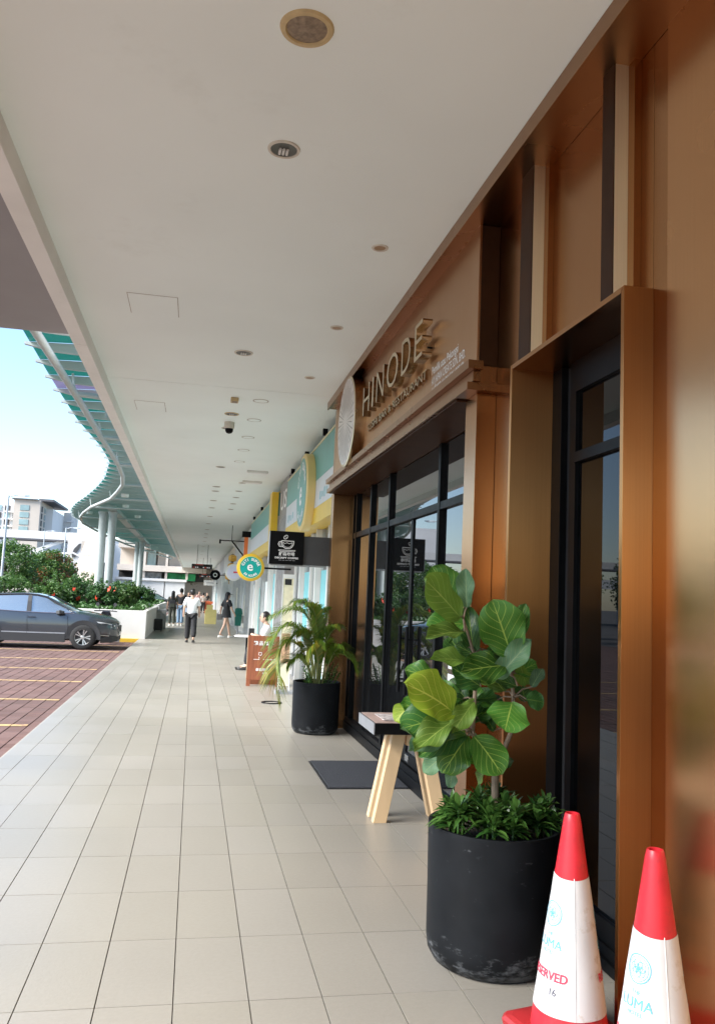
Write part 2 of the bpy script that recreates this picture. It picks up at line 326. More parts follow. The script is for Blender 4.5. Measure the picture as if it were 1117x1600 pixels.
# glazing
g = P('plinth', BLACK_METAL, 1.955, 2.06, 5.141, 10.414, 0, .10); B('sill', BLACK_METAL, front, 1.97, 2.05, 5.141, 10.414, .101, .16)
for y0, y1 in ((5.141, 5.21), (6.55, 6.61), (8.37, 8.43), (9.30, 9.36), (10.17, 10.22), (10.36, 10.414)):
    P('mullion', BLACK_METAL, 1.965, 2.05, y0, y1, .161, 2.97)
ys = [5.21, 6.55, 6.61, 8.37, 8.43, 9.30, 9.36, 10.17, 10.22, 10.36]
for k in range(0, 10, 2):
    P('transom', BLACK_METAL, 1.97, 2.04, ys[k], ys[k+1], 2.405, 2.47)
    P('pane', DARK_GLASS, 2.0, 2.01, ys[k]-.01, ys[k+1]+.01, 2.465, 2.965, bevel=0)
    if k != 2: P('pane', DARK_GLASS, 2.0, 2.01, ys[k]-.01, ys[k+1]+.01, .155, 2.41, bevel=0)
for y0, y1, hy in ((6.612, 7.488, 7.36), (7.492, 8.368, 7.62)):
    dr = P('door_leaf', BLACK_METAL, 1.985, 2.025, y0, y1, .17, .26)
    B('stile', BLACK_METAL, dr, 1.987, 2.02, y0, y0+.035, .261, 2.40); B('stile', BLACK_METAL, dr, 1.987, 2.02, y1-.035, y1, .261, 2.40)
    B('pane', DARK_GLASS, dr, 2.0, 2.01, y0+.03, y1-.03, .255, 2.40)
    h = MB().tube([(1.94, hy, .78), (1.94, hy, 1.40)], .017, 10)
    for z in (.9, 1.28): h.tube([(1.94, hy, z), (1.99, hy, z)], .009, 8)
    h.build('pull_handle', BLACK_METAL, dr, smooth=True)
    B('floor_lock', mat('chrome', (.7,.7,.7), .15, 1), dr, 1.975, 1.985, hy-.06, hy+.06, .19, .25)
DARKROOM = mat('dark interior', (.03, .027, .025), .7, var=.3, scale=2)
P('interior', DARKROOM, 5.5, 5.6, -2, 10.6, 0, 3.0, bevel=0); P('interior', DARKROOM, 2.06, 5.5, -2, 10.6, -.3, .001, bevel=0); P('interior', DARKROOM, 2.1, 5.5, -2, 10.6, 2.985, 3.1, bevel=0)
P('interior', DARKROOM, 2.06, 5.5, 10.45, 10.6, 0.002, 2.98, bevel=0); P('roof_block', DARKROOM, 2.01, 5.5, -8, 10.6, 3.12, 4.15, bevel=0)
TABLE = mat('dark dining wood', (.05,.03,.02), .4)
for ty in (6.2, 8.9):
    P('interior', TABLE, 3.0, 3.9, ty, ty+.8, .70, .74); P('interior', TABLE, 3.4, 3.5, ty+.35, ty+.45, .002, .699)

# ---- the sign: raised letters, round emblem, small print
sg = thing('restaurant_sign', 'raised metal letters reading HINODE on the bronze fascia', 'sign', (1.66, 7.0, 3.5))
lw = {'H': .30, 'I': .06, 'N': .30, 'O': .40, 'D': .28, 'E': .22}
yq = 8.12
for ch in 'HINODE':
    me = text_mesh(ch, .44, extrude=.04, width=lw[ch]*1.02, bold=-.004); me.materials.append(GOLD)
    me.transform(FACE_X.to_4x4()); o = link('letter', me, sg, loc=(1.625-1.66, yq-7.0, 3.495-3.5)); yq -= lw[ch]+.135
    zz = MB(); zz.tube([(1.66, yq+lw[ch]*.5+.135, 3.6), (1.70, yq+lw[ch]*.5+.135, 3.6)], .008, 6)
    zz.build('letter_pin', BLACK_METAL, sg, loc=(-1.66, -7.0, -3.5))
me = text_mesh('SUSHI BAR & RESTAURANT', .105, extrude=.014, width=2.2); me.materials.append(GOLD); me.transform(FACE_X.to_4x4())
link('lettering', me, sg, loc=(1.675-1.66, 8.2-7, 3.36-3.5))
for k, s in enumerate(['Pemilik atau Pekongsi', 'AY JAPAN CREATE SDN. BHD.', '(1133932-K)(201501108568)']):
    text(s, .088, WHITE_VINYL, sg, (1.6975-1.66, 5.97-7, 3.375-.083*k-3.5), FACE_X, width=[.64, .80, .78][k], bold=.001)
DISC = mat('pearl disc face', (.72, .68, .66), .35, .35, var=.06, scale=5)
em = thing('round_emblem', 'pale round disc emblem with radiating lines left of the letters', 'sign', (1.70, 8.99, 3.62))
MB().lathe([(0, -.13), (.50, -.13), (.515, -.125), (.515, 0), (0, 0)], 64, axis='x').build('drum', [GOLD], em, smooth=True)
MB().lathe([(0, -.137), (.485, -.137), (.49, -.131), (.49, -.129)], 64, axis='x').build('face', DISC, em, smooth=True)
rb = MB()
for k in range(40):
    a = 2*math.pi*k/40+.04; r0, r1 = .10+.05*(k % 2), .40 if k % 2 else .47
    n = Vector((0, -math.sin(a), math.cos(a))); dd = Vector((0, math.cos(a), math.sin(a))); x = Vector((-.1385, 0, 0))
    wd = .0035
    rb.add([x+dd*r0+n*wd*.4, x+dd*r0-n*wd*.4, x+dd*r1-n*wd*1.6, x+dd*r1+n*wd*1.6], [(0,1,2,3)])
rb.build('ray_lines', mat('engraved line', (.16,.13,.12), .5), em)
nt_ = thing('door_notice', 'white paper notice taped to the restaurant glass behind the fig', 'notice', (1.998, 6.16, 1.2))
B('sheet', WHITE_VINYL, nt_, -.001, .0, -.11, .11, -.08, .14); B('sheet', WHITE_VINYL, nt_, -.001, .0, -.1, .12, -.28, -.12)
B('print', mat('pink print', (.75,.35,.40), .6), nt_, -.002, -.0011, -.06, .05, .04, .08)

# ================================================================== SHOPS FURTHER ALONG
TEAL = mat('teal sign panel', (.10, .36, .33), .35, var=.06, scale=3); YEL = mat('yellow sign panel', (.75, .50, .035), .35, var=.05, scale=3)
PALE = mat('pale sign panel', (.62, .66, .70), .35, var=.03, scale=3); SILVER = mat('silver frame', (.55,.56,.57), .3, .8, var=.1, scale=6)
CREAM = mat('cream poster', (.75, .68, .48), .5, var=.12, scale=9); FROST = mat('frosted vinyl', (.66,.72,.70), .5, var=.1, scale=5); AQUA = mat('aqua vinyl', (.16,.48,.52), .4, var=.1, scale=6)
SHOPWALL = mat('shop interior wall', (.55, .50, .42), .6, var=.35, scale=3.5, stretch=(1, 3, 1))
GREY_P = mat('grey column panel', (.26,.25,.245), .45, var=.1, scale=6); ORANGE = mat('orange sign', (.80,.20,.05), .5, var=.1, scale=6)
def glazing(root, y0, y1, zt, step, seed, x=2.02, posters=(.35, .3)):
    rn = random.Random(seed); y = y0; k = 0
    B('plinth', SILVER, root, x-.02, x+.08, y0, y1, 0, .09)
    while y < y1-.2:
        ye = min(y+step*rn.uniform(.8, 1.2), y1)
        B('mullion', WHITE_PAINT if rn.random() < .7 else SILVER, root, x-.04-(.05 if k % 2 else 0), x+.06, y, y+.07, .091, zt)
        B('pane', CLEAR_GLASS, root, x, x+.008, y+.065, ye+.004, .088, zt)
        u = rn.random()
        if u < posters[0]: B('poster', rn.choice([FROST, WHITE_PAINT, CREAM]), root, x-.004, x-.001, y+.15, ye-.08, .3, rn.uniform(1.3, 2.3))
        elif u < sum(posters): B('poster', rn.choice([AQUA, TEAL, FROST]), root, x-.004, x-.001, y+.12, ye-.1, rn.uniform(.2, 1.2), rn.uniform(1.5, 2.2))
        y = ye; k += 1
    B('end_post', WHITE_PAINT, root, x-.04, x+.06, y1-.005, y1+.065, .091, zt)
    B('interior', SHOPWALL, root, x+2.2, x+2.3, y0, y1, 0, zt+.1); B('interior', SHOPWALL, root, x+.09, x+2.19, y0, y1, -.2, .002); B('interior', WHITE_PAINT, root, x+.09, x+2.19, y0, y1, zt, zt+.1)
    lt = mat('shop ceiling lamp', (.9,.9,.85), .5, emit=((1, .96, .88), 3.0))
    B('ceiling_lamp', lt, root, x+.9, x+1.1, y0+.5, y1-.5, zt-.03, zt-.002)
    for q in range(int((y1-y0)/1.6)):
        yy = y0+.5+q*1.6; B('shelf', rn.choice([CREAM, FROST, SHOPWALL, AQUA, ORANGE]), root, x+.8, x+1.4, yy, yy+.9, .003, rn.uniform(.9, 1.7))
def banded(root, y0, y1, x=1.75):
    B('fascia_band', TEAL, root, x, 2.3, y0, y1, 3.425, 3.955, .003); B('fascia_band', PALE, root, x, 2.3, y0, y1, 3.0, 3.423, .003); B('fascia_band', YEL, root, x, 2.3, y0, y1, 2.755, 2.998, .003)
    B('top_edge', mat('cream trim', (.75,.68,.45), .5), root, x-.012, x+.05, y0, y1, 3.957, 3.98)
    for q in range(3): B('spotlight', BLACK_METAL, root, x-.05, x+.02, y0+(q+.5)*(y1-y0)/3, y0+(q+.5)*(y1-y0)/3+.07, 3.985, 4.08)
s1 = thing('convenience_store', 'store with teal, white and yellow fascia next to bronze restaurant', 'building')
banded(s1, 10.63, 16.6); glazing(s1, 10.65, 16.6, 2.75, .9, 11, posters=(.2, .55))
[B('small_mark', mat('pale teal print', (.30,.52,.55), .5), s1, 1.746, 1.7497, y_, y_+.11, 3.08+.02*(k_ % 2), 3.22-.02*(k_ % 3)) for k_, y_ in enumerate([16.1, 15.85, 15.6, 15.35, 11.9, 11.7, 11.5, 11.3])]
ov = thing('round_sign', 'large teal disc sign with yellow rim on the banded fascia', 'sign', (1.66, 13.1, 3.31))
MB().lathe([(0, -.05), (.60, -.05), (.63, -.03), (.63, .088), (0, .088)], 48, axis='x').build('rim', mat('gold rim', (.74,.56,.22), .4), ov, smooth=True)
MB().lathe([(0, -.056), (.55, -.056), (.555, -.052), (.555, -.04)], 48, axis='x').build('face', TEAL, ov)
text('e', .62, WHITE_VINYL, ov, (-.058, .20, -.2), FACE_X, bold=.012)
def arc_text(s, r, a0, a1, size, m, parent, face, depth, flip=False):
    n = len(s)
    for i, ch in enumerate(s):
        if ch == ' ': continue
        a = a0+(a1-a0)*i/(n-1); me = text_mesh(ch, size, align='CENTER', bold=size*.05)
        rot = (a-math.pi/2) if not flip else (a+math.pi/2)
        me.transform(Matrix.Translation((r*math.cos(a), r*math.sin(a), 0)) @ Matrix.Rotation(rot, 4, 'Z') @ Matrix.Translation((0, -size*.35, 0)))
        me.transform(face.to_4x4()); me.materials.append(m); link('lettering', me, parent, loc=depth)
arc_text('CITI SUPER', .43, R(158), R(22), .17, WHITE_VINYL, ov, FACE_X, (-.058, 0, 0)); arc_text('24 HOURS', .43, R(232), R(308), .15, WHITE_VINYL, ov, FACE_X, (-.058, 0, 0), True)
cp = thing('column_sign', 'grey pillar panel with white letters between two banded fascias', 'sign', (1.78, 17.4, 0))
B('panel', GREY_P, cp, 0, .3, -.75, .95, 0, 4.1, .003); text('US', .55, WHITE_VINYL, cp, (-.004, .72, 3.5), FACE_X, width=1.2, bold=.006)
for q in range(5): B('rib', SILVER, cp, -.02, .0, -.6+.3*q, -.57+.3*q, 0, 3.3)
s2 = thing('convenience_store', 'second store with teal, white and yellow fascia beyond the grey pillar', 'building')
banded(s2, 18.42, 27.4); B('end_block', YEL, s2, 1.60, 1.749, 18.38, 18.9, 2.755, 3.955); glazing(s2, 18.4, 27.4, 2.75, 1.1, 23, posters=(.3, .4))
cols = [(.72,.72,.70), (.55,.56,.56), (.66,.60,.50), (.75,.74,.72), (.45,.46,.48)]
y = 27.5
for k in range(11):
    ln = [6.2, 7.0, 8.0, 6.5, 9.0, 8.0, 7.5, 9.0, 8.5, 10.0, 10.0][k]
    sh = thing('shop_front', ['shop front with lanterns just beyond the second banded store', 'white shop front behind the woman in the cap', 'third glazed shop front beyond the second banded store', 'fourth glazed shop front beyond the second banded store', 'fifth glazed shop front beyond the second banded store', 'sixth glazed shop front beyond the second banded store', 'fifth glazed shop front from the far walkway end', 'fourth glazed shop front from the far walkway end', 'third glazed shop front from the far walkway end', 'last but one glazed shop front of the arcade', 'last glazed shop front at the far walkway end'][k], 'shop', group='pale shop fronts along the arcade')
    B('fascia', mat('shop fascia %d' % (k % 5), cols[k % 5], .5, var=.06, scale=2), sh, 1.86, 2.3, y, y+ln-.1, 2.95, 4.0, .004)
    glazing(sh, y, y+ln-.12, 2.94, 1.25 if k < 4 else 2.0, 40+k, posters=(.5, .1))
    y += ln
B('party_wall', WHITE_PAINT, None, 2.3, 6, 10.65, y, 4.01, 4.18)['kind'] = 'structure'
# ================================================================== GLASS CANOPY
def glassy_teal(name, col):
    m = bpy.data.materials.new(name); m.use_nodes = True; t = m.node_tree; t.nodes.clear(); N = t.nodes.new; L = t.links.new
    o = N('ShaderNodeOutputMaterial'); tl = N('ShaderNodeBsdfTranslucent'); tl.inputs[0].default_value = (*col, 1)
    tr = N('ShaderNodeBsdfTransparent'); tr.inputs[0].default_value = (*[min(1, c*1.3+.1) for c in col], 1); df = N('ShaderNodeBsdfDiffuse'); df.inputs[0].default_value = (*[c*.6 for c in col], 1)
    gl = N('ShaderNodeBsdfGlossy'); gl.inputs['Roughness'].default_value = .05
    a = N('ShaderNodeMixShader'); a.inputs[0].default_value = .3; L(tl.outputs[0], a.inputs[1]); L(df.outputs[0], a.inputs[2])
    b = N('ShaderNodeMixShader'); b.inputs[0].default_value = .25; L(a.outputs[0], b.inputs[1]); L(tr.outputs[0], b.inputs[2])
    c = N('ShaderNodeMixShader'); c.inputs[0].default_value = .1; L(b.outputs[0], c.inputs[1]); L(gl.outputs[0], c.inputs[2]); L(c.outputs[0], o.inputs[0])
    MATS[name] = m; return m
CGL = glassy_teal('teal canopy glass', (.06, .28, .245)); CPUR = glassy_teal('violet canopy glass', (.30, .28, .38))
CSTEEL = mat('pale canopy steel', (.40, .44, .43), .45, var=.05, scale=3)
EDGE = [(10.0,-2.12),(12.9,-2.18),(15.6,-2.2),(18.4,-2.08),(20.5,-2.1),(23.6,-2.52),(26,-3.0),(28.8,-3.65),(31.5,-4.35),(34.1,-4.9),(37.3,-5.26),(41.5,-5.17),(46,-4.95),(50.8,-4.63),(57,-3.9),(65,-3.0),(75,-1.7),(78,-1.45)]
def edge_x(y):
    for (a, p), (b, q) in zip(EDGE, EDGE[1:]):
        if a <= y <= b: t = (y-a)/(b-a); return p+(q-p)*t
    return EDGE[0][1] if y < EDGE[0][0] else EDGE[-1][1]
cnp = thing('glass_canopy', 'curved teal glass canopy on pale steel ribs beside the walkway', 'canopy', (-1.4, 10, 4.6))
cu = Matrix.Translation((1.4, -10, -4.6))
def cb(mb, name, m, smooth=False):
    o = mb.build(name, m, cnp, smooth=smooth); o.data.transform(cu); return o
y = 9.95; k = 0
while y < 76:
    st = .82 if y < 45 else 2.2
    y1 = y+st; xa, xb = edge_x(y), edge_x(y1)
    if xa > -1.55: break
    m = MB().add([(-1.37, y+.03, 4.74), (xa-.1, y+.03, 4.70), (xb-.1, y1-.03, 4.70), (-1.37, y1-.03, 4.74), (-1.37, y+.03, 4.75), (xa-.1, y+.03, 4.71), (xb-.1, y1-.03, 4.71), (-1.37, y1-.03, 4.75)],
                 [(0,1,2,3),(4,5,6,7),(0,1,5,4),(1,2,6,5),(2,3,7,6),(3,0,4,7)])
    cb(m, 'pane', CPUR if k == 3 else CGL)
    cb(MB().prism([(-1.36, 4.58), (xa+.2, 4.60), (xa-.16, 4.665), (xa-.16, 4.695), (-1.36, 4.732)], 'y', y-.03, y+.03), 'rib', CSTEEL)
    y = y1; k += 1
T = [(8.6,-1.83),(11.8,-1.80),(15.1,-1.80),(18.3,-1.78),(20.2,-1.84),(21.9,-1.98),(23.6,-2.26),(25.5,-2.62),(28.6,-3.55),(31.0,-4.1),(33.2,-4.5),(36,-4.75),(40,-4.7),(46,-4.5),(52,-4.1),(60,-3.2),(70,-2.0)]
cb(MB().tube([(x, yy, 4.32) for yy, x in T], .05, 10), 'edge_tube', CSTEEL, True)
for yy in [11.8, 15.1, 18.3, 21.9, 25.5, 28.6, 33, 38, 44, 50]:
    x = min(T, key=lambda t: abs(t[0]-yy))[1]
    cb(MB().tube([(-1.38, yy+.5, 4.40), (x, yy, 4.32)], [.045, .03], 8), 'bracket_arm', CSTEEL, True); cb(MB().tube([(x, yy, 4.34), (x-.05, yy, 4.60)], .018, 6), 'hanger', CSTEEL)
for yy in [14.0, 16.5, 30, 35]: cb(MB().tube([(-1.62, yy, 4.45), (-1.62, yy, 4.66)], .02, 6), 'hanger', CSTEEL)
cb(MB().box(-3.2, -2.9, 30, 55, 4.44, 4.575), 'spine_beam', CSTEEL)
LAMPW = mat('canopy lamp cover', (.8,.8,.78), .4)
for (x, yy) in [(-2.3, 26.5), (-2.55, 30), (-2.4, 34), (-4.2, 33.5)]:
    cb(MB().lathe([(0, 4.50), (.11, 4.50), (.12, 4.57), (.12, 4.60)], 14, (x, yy, 0)), 'canopy_lamp', LAMPW, True)
for n, (x, yy) in enumerate([(-3.44, 31.4), (-3.08, 31.2), (-3.40, 49.8), (-3.14, 49.6)]):
    c_ = thing('canopy_column', ['left column of the nearer round canopy pair in the planter', 'right column of the nearer round canopy pair in the planter', 'left column of the farther round canopy pair', 'right column of the farther round canopy pair'][n], 'column', (x, yy, 0), group='round canopy columns')
    MB().lathe([(.17, .3), (.15, .8), (.145, 4.3), (.2, 4.43), (0, 4.43)], 20).build('shaft', CSTEEL, c_, smooth=True)
    MB().lathe([(.24, .3), (.24, .62), (.17, .64)], 20).build('base_collar', CSTEEL, c_, smooth=True)

# ================================================================== FOLIAGE
def leafmat(name, a, b, trans=.35, rough=.45):
    m = bpy.data.materials.new(name); m.use_nodes = True; t = m.node_tree; p = t.nodes['Principled BSDF']; N = t.nodes.new; L = t.links.new
    g = N('ShaderNodeNewGeometry'); mx = N('ShaderNodeMix'); mx.data_type = 'RGBA'; mx.inputs['A'].default_value = (*a, 1); mx.inputs['B'].default_value = (*b, 1)
    L(g.outputs['Random Per Island'], mx.inputs['Factor']); L(mx.outputs['Result'], p.inputs['Base Color']); p.inputs['Roughness'].default_value = rough
    o = t.nodes['Material Output']; tl = N('ShaderNodeBsdfTranslucent'); L(mx.outputs['Result'], tl.inputs[0]); ms = N('ShaderNodeMixShader'); ms.inputs[0].default_value = trans
    L(p.outputs[0], ms.inputs[1]); L(tl.outputs[0], ms.inputs[2]); L(ms.outputs[0], o.inputs[0]); MATS[name] = m; return m
G_TREE = leafmat('tree leaves', (.028,.085,.018), (.10,.19,.035)); G_DARK = leafmat('dark shrub leaves', (.025,.075,.022), (.065,.15,.04), .3); G_LIGHT = leafmat('bright shrub leaves', (.035,.10,.02), (.11,.20,.05))
G_RED = leafmat('reddish new leaves', (.10,.09,.025), (.30,.10,.035)); G_COVER = leafmat('ground cover leaves', (.03,.09,.018), (.07,.16,.04)); BARK = mat('bark', (.13,.10,.075), .9, var=.3, scale=10, bump=.4, bscale=25)
FLOWER = leafmat('red flower petals', (.55,.03,.02), (.75,.09,.04), .3)
def leaves(mb, c, rad, n, size, rn, hollow=.5, flat=.0, mi=0, long=1.9):
    for _ in range(n):
        while True:
            v = Vector((rn.uniform(-1,1), rn.uniform(-1,1), rn.uniform(-1,1)))
            if hollow < v.length < 1: break
        p = Vector((c[0]+v.x*rad[0], c[1]+v.y*rad[1], c[2]+v.z*rad[2]))
        d = Vector((rn.gauss(0,1), rn.gauss(0,1), rn.gauss(0,.6)-flat)).normalized(); s = d.cross(Vector((rn.gauss(0,1), rn.gauss(0,1), rn.gauss(0,1)))).normalized()
        L_ = size*rn.uniform(.6, 1.3)*long/2; W = size*rn.uniform(.35, .55); nrm = d.cross(s)
        mb.add([p-d*L_, p+s*W+nrm*W*.25, p+d*L_, p-s*W+nrm*W*.25], [(0,1,2,3)], mi)
def raw(mb, name, mats):
    me = bpy.data.meshes.new(name); me.from_pydata(mb.v, [], mb.f)
    for m in mats: me.materials.append(m)
    if any(mb.m): me.polygons.foreach_set('material_index', mb.m)
    return me
def clumps(mb, c, rad, k, per, cr, size, rn, red=0, mi0=0):
    for _ in range(k):
        while True:
            v = Vector((rn.uniform(-1,1), rn.uniform(-1,1), rn.uniform(-1,1)))
            if v.length < 1: break
        v = v.normalized()*v.length**.45
        cc = (c[0]+v.x*rad[0], c[1]+v.y*rad[1], c[2]+v.z*rad[2]); q = cr*rn.uniform(.6, 1.25)
        leaves(mb, cc, (q, q, q*.75), per, size, rn, .25, mi=(1 if rn.random() < red else mi0))
def tree_meshes(seed, h, rad, trunk, mats, k=110, per=52, size=.125, red=0):
    rn = random.Random(seed); t = MB()
    t.tube([(0,0,-.2),(.04,.02,trunk*.5),(0,.05,trunk),(.05,0,trunk+(h-trunk)*.5)], [.17,.13,.11,.05], 8)
    for a in range(7):
        an = a*.9+rn.random(); e = rn.uniform(.45, .8)
        t.tube([(0,.04,trunk*.95),(math.cos(an)*rad*.3, math.sin(an)*rad*.3, trunk+(h-trunk)*.25),(math.cos(an)*rad*e, math.sin(an)*rad*e, trunk+(h-trunk)*rn.uniform(.4,.75))], [.07,.045,.015], 6)
    c = MB(); hz = (h-trunk*.8)/2
    clumps(c, (0,0,trunk*.8+hz), (rad*.86, rad*.86, hz*.88), k, per, rad*.27, size, rn, red)
    return t.mesh('trunk', BARK, True), raw(c, 'crown', mats)
TREES = [tree_meshes(1, 4.7, 2.3, 1.5, [G_TREE, G_RED]), tree_meshes(2, 4.4, 2.0, 1.3, [G_TREE, G_RED], red=.28), tree_meshes(4, 7.5, 3.0, 2.2, [G_TREE, G_RED], k=90, per=50, size=.16)]
def tree(kind, loc, rz, sc, label, group=None):
    t = thing('tree', label, 'tree', loc, rz, group); t.scale = (sc, sc, sc); link('trunk', TREES[kind][0], t); link('crown', TREES[kind][1], t); return t
tree(0, (-12.2, 57, -.13), .3, 1.0, 'green broad tree left of the lamp post behind the car', 'trees at the car park edge')
tree(0, (-14.3, 60, -.13), 2.2, .95, 'green tree at the left edge of the photograph', 'trees at the car park edge')
tree(1, (-10.4, 63, -.13), 1.1, 1.0, 'tree with reddish new leaves beside the slatted roof', 'trees at the car park edge')
tree(1, (-11.4, 70, -.13), 4.0, 1.05, 'tree with orange tinted crown behind the green one', 'trees at the car park edge')
for n, (x, yy, s, k) in enumerate([(-22,1,.7,2),(-21,8,.62,2),(-21,14,.7,2),(-22,20,.72,2),(-21,26,.6,2),(-23,32,.75,2),(-21.5,39,.68,2),(-23,46,.7,2),(-22,54,.72,2)]):
    tree(k, (x, yy, -.13), n*1.3, s, ['nearest', 'second', 'third', 'fourth', 'fifth', 'sixth', 'seventh', 'eighth', 'farthest'][n]+' tree in the long row across the car park', 'tall trees across the car park')

# ---- planters with hedge and flowering shrubs
PLW = mat('white rendered planter', (.62,.61,.585), .7, var=.05, scale=2.5, dirt=((.42,.38,.33), 3.2, .66, .35), bump=.08, bscale=30); SOIL = mat('soil', (.045,.032,.022), .95, var=.3, scale=20)
YK = mat('yellow kerb paint', (.62,.40,.03), .7, var=.12, scale=8, dirt=((.2,.16,.1), 12, .6, .6)); KG = mat('grey kerb', (.16,.16,.165), .8, var=.15, scale=6)
def planter(label, x0, x1, y0, y1, h):
    p = thing('planter', label, 'planter', (x1, y0, 0)); m = Matrix.Translation((-x1, -y0, 0))
    for a in [(x0,x1,y0,y0+.15),(x0,x1,y1-.15,y1),(x0,x0+.15,y0+.151,y1-.151),(x1-.15,x1,y0+.151,y1-.151)]:
        o = B('wall', PLW, p, *a, -.13, h, .01); o.data.transform(m)
    o = B('soil', SOIL, p, x0+.1, x1-.1, y0+.1, y1-.1, -.1, h-.12); o.data.transform(m); return p
p1 = planter('nearer long white planter behind the parked car', -9.5, -1.50, 28.6, 37.5, .93)
planter('farther white planter beyond the luggage', -9.0, -1.70, 44, 56, .90)
B('kerb_block', YK, p1, -.8, -.1, -.1, -.005, -.129, .0).location = (0, 0, 0); B('kerb_block', KG, p1, -8, -.802, -.1, -.005, -.129, .0)
rn = random.Random(9)
cv = MB()
for _ in range(5200):
    x, yy = rn.uniform(-9.4, -1.62), rn.uniform(28.72, 37.4); h = .06+.16*rn.random()+.05*math.sin(x*3)+.04*math.sin(yy*4)
    p = Vector((x, yy, .84+h)); d = Vector((rn.gauss(0,.7), rn.gauss(0,.7), rn.uniform(.1, 1))).normalized(); s = d.orthogonal().normalized()*.035
    cv.add([p-d*.07, p+s, p+d*.08, p-s], [(0,1,2,3)])
for _ in range(2200):
    x, yy = rn.uniform(-8.9, -1.85), rn.uniform(44.2, 55.8); p = Vector((x, yy, .86+.2*rn.random())); d = Vector((rn.gauss(0,.7), rn.gauss(0,.7), rn.uniform(.1, 1))).normalized(); s = d.orthogonal().normalized()*.05
    cv.add([p-d*.1, p+s, p+d*.11, p-s], [(0,1,2,3)])
o = link('ground_cover', raw(cv, 'ground_cover', [G_COVER])); tag(o, 'low clipped green ground cover filling the white planters', 'ground cover', kind='stuff')
def flower_mesh(r):
    f = MB()
    for k in range(6):
        a = k*math.pi/3; d = Vector((math.cos(a), math.sin(a), .5)).normalized(); s = Vector((-math.sin(a), math.cos(a), 0)); f.add([Vector((0,0,0)), d*r*.6+s*r*.38, d*r, d*r*.6-s*r*.38], [(0,1,2,3)])
    f.tube([(0,0,0),(0,0,r*.8)], r*.08, 5); return raw(f, 'flower', [FLOWER])
FM = flower_mesh(.13)
SHR = [(-5.25,31,.85,.55,G_LIGHT,'leftmost light green shrub in the nearer planter'),(-4.55,30.6,1.15,.70,G_LIGHT,'light green flowering shrub above the car bonnet'),(-3.85,30.9,1.2,.72,G_DARK,'dark green flowering shrub left of the nearer columns'),(-3.1,30.3,1.0,.55,G_DARK,'shrub growing round the foot of the nearer columns'),(-2.6,32.5,1.05,.55,G_LIGHT,'bright shrub just right of the nearer columns'),(-6.6,31.5,1.2,.8,G_LIGHT,'shrub at the far left end of the nearer planter'),
       (-4.5,33.6,1.3,.9,G_LIGHT,'taller shrub standing behind the light green ones'),(-3.5,46.5,1.2,.75,G_LIGHT,'light shrub in front of the farther columns'),(-2.75,46.5,.95,.7,G_DARK,'dark rounded shrub at the right of the farther planter')]
FL = [(-4.70,1.29),(-4.13,1.50),(-3.91,1.23),(-3.34,1.26),(-2.85,1.6)]
for n, (x, yy, h, r, m, lb) in enumerate(SHR):
    h *= .84; s = thing('flowering_shrub', lb, 'shrub', (x, yy, .8)); st = MB(); rr = random.Random(60+n)
    for a in range(6):
        an = a*1.05+rr.random(); st.tube([(0,0,0),(math.cos(an)*r*.3, math.sin(an)*r*.3, h*.5),(math.cos(an)*r*.7, math.sin(an)*r*.7, h*.9)], [.025,.018,.008], 5)
    st.build('stem', BARK, s)
    c = MB(); clumps(c, (0,0,h*.55), (r*.9, r*.9, h*.5), 44, 48, r*.3, .07 if n < 7 else .095, rr)
    for _ in range(10):
        an = rr.uniform(0, 6.28); tip = Vector((math.cos(an)*r*rr.uniform(.5,1.1), math.sin(an)*r*rr.uniform(.5,1.1), h*rr.uniform(.95,1.2))); leaves(c, tip, (.1,.1,.16), 26, .055, rr, 0)
    link('foliage', raw(c, 'foliage', [m]), s)
    for fx, fz in FL:
        if abs(fx-x) < .36 and n < 5: f = link('flower', FM, s, loc=(fx-x, -r*.95+abs(fx-x)*.3, fz-.8)); f.rotation_euler = (R(70), 0, fx*7)

# ================================================================== THINGS FAR OFF
CONC = mat('pale concrete', (.60,.58,.555), .8, var=.06, scale=.25); CONC2 = mat('beige concrete', (.50,.44,.38), .8, var=.06, scale=.3); ROOFD = mat('dark roof', (.10,.10,.11), .7)
WGL = mat('far window glass', (.22,.32,.33), .15, .0, var=.25, scale=.4, spec=.8); DKO = mat('dark opening', (.06,.06,.06), .8); LTB = mat('pale rendered wall', (.68,.67,.66), .8, var=.04, scale=.3)
ap = thing('apartment_building', 'concrete apartment block with teal windows behind the footbridge', 'building', (-33, 170, 0))
def bx(root, name, m, *a):
    o = B(name, m, root, *a); o.data.transform(Matrix.Translation(tuple(-v for v in root.location))); return o
bx(ap, 'tower', CONC2, -35.6, -30.7, 170, 185, 0, 18.3); bx(ap, 'wing', LTB, -48, -35.6, 172, 185, 0, 17.6); bx(ap, 'rear_block', mat('grey render', (.55,.54,.52), .8), -29.2, -27.5, 190, 200, 0, 17.9); bx(ap, 'rear_block', LTB, -30.7, -29.2, 176, 190, 0, 17.2)
bx(ap, 'roof', ROOFD, -31.2, -28.4, 171, 190, 18.3, 18.75); bx(ap, 'roof', ROOFD, -36, -31.2, 169.5, 180, 18.31, 18.5)
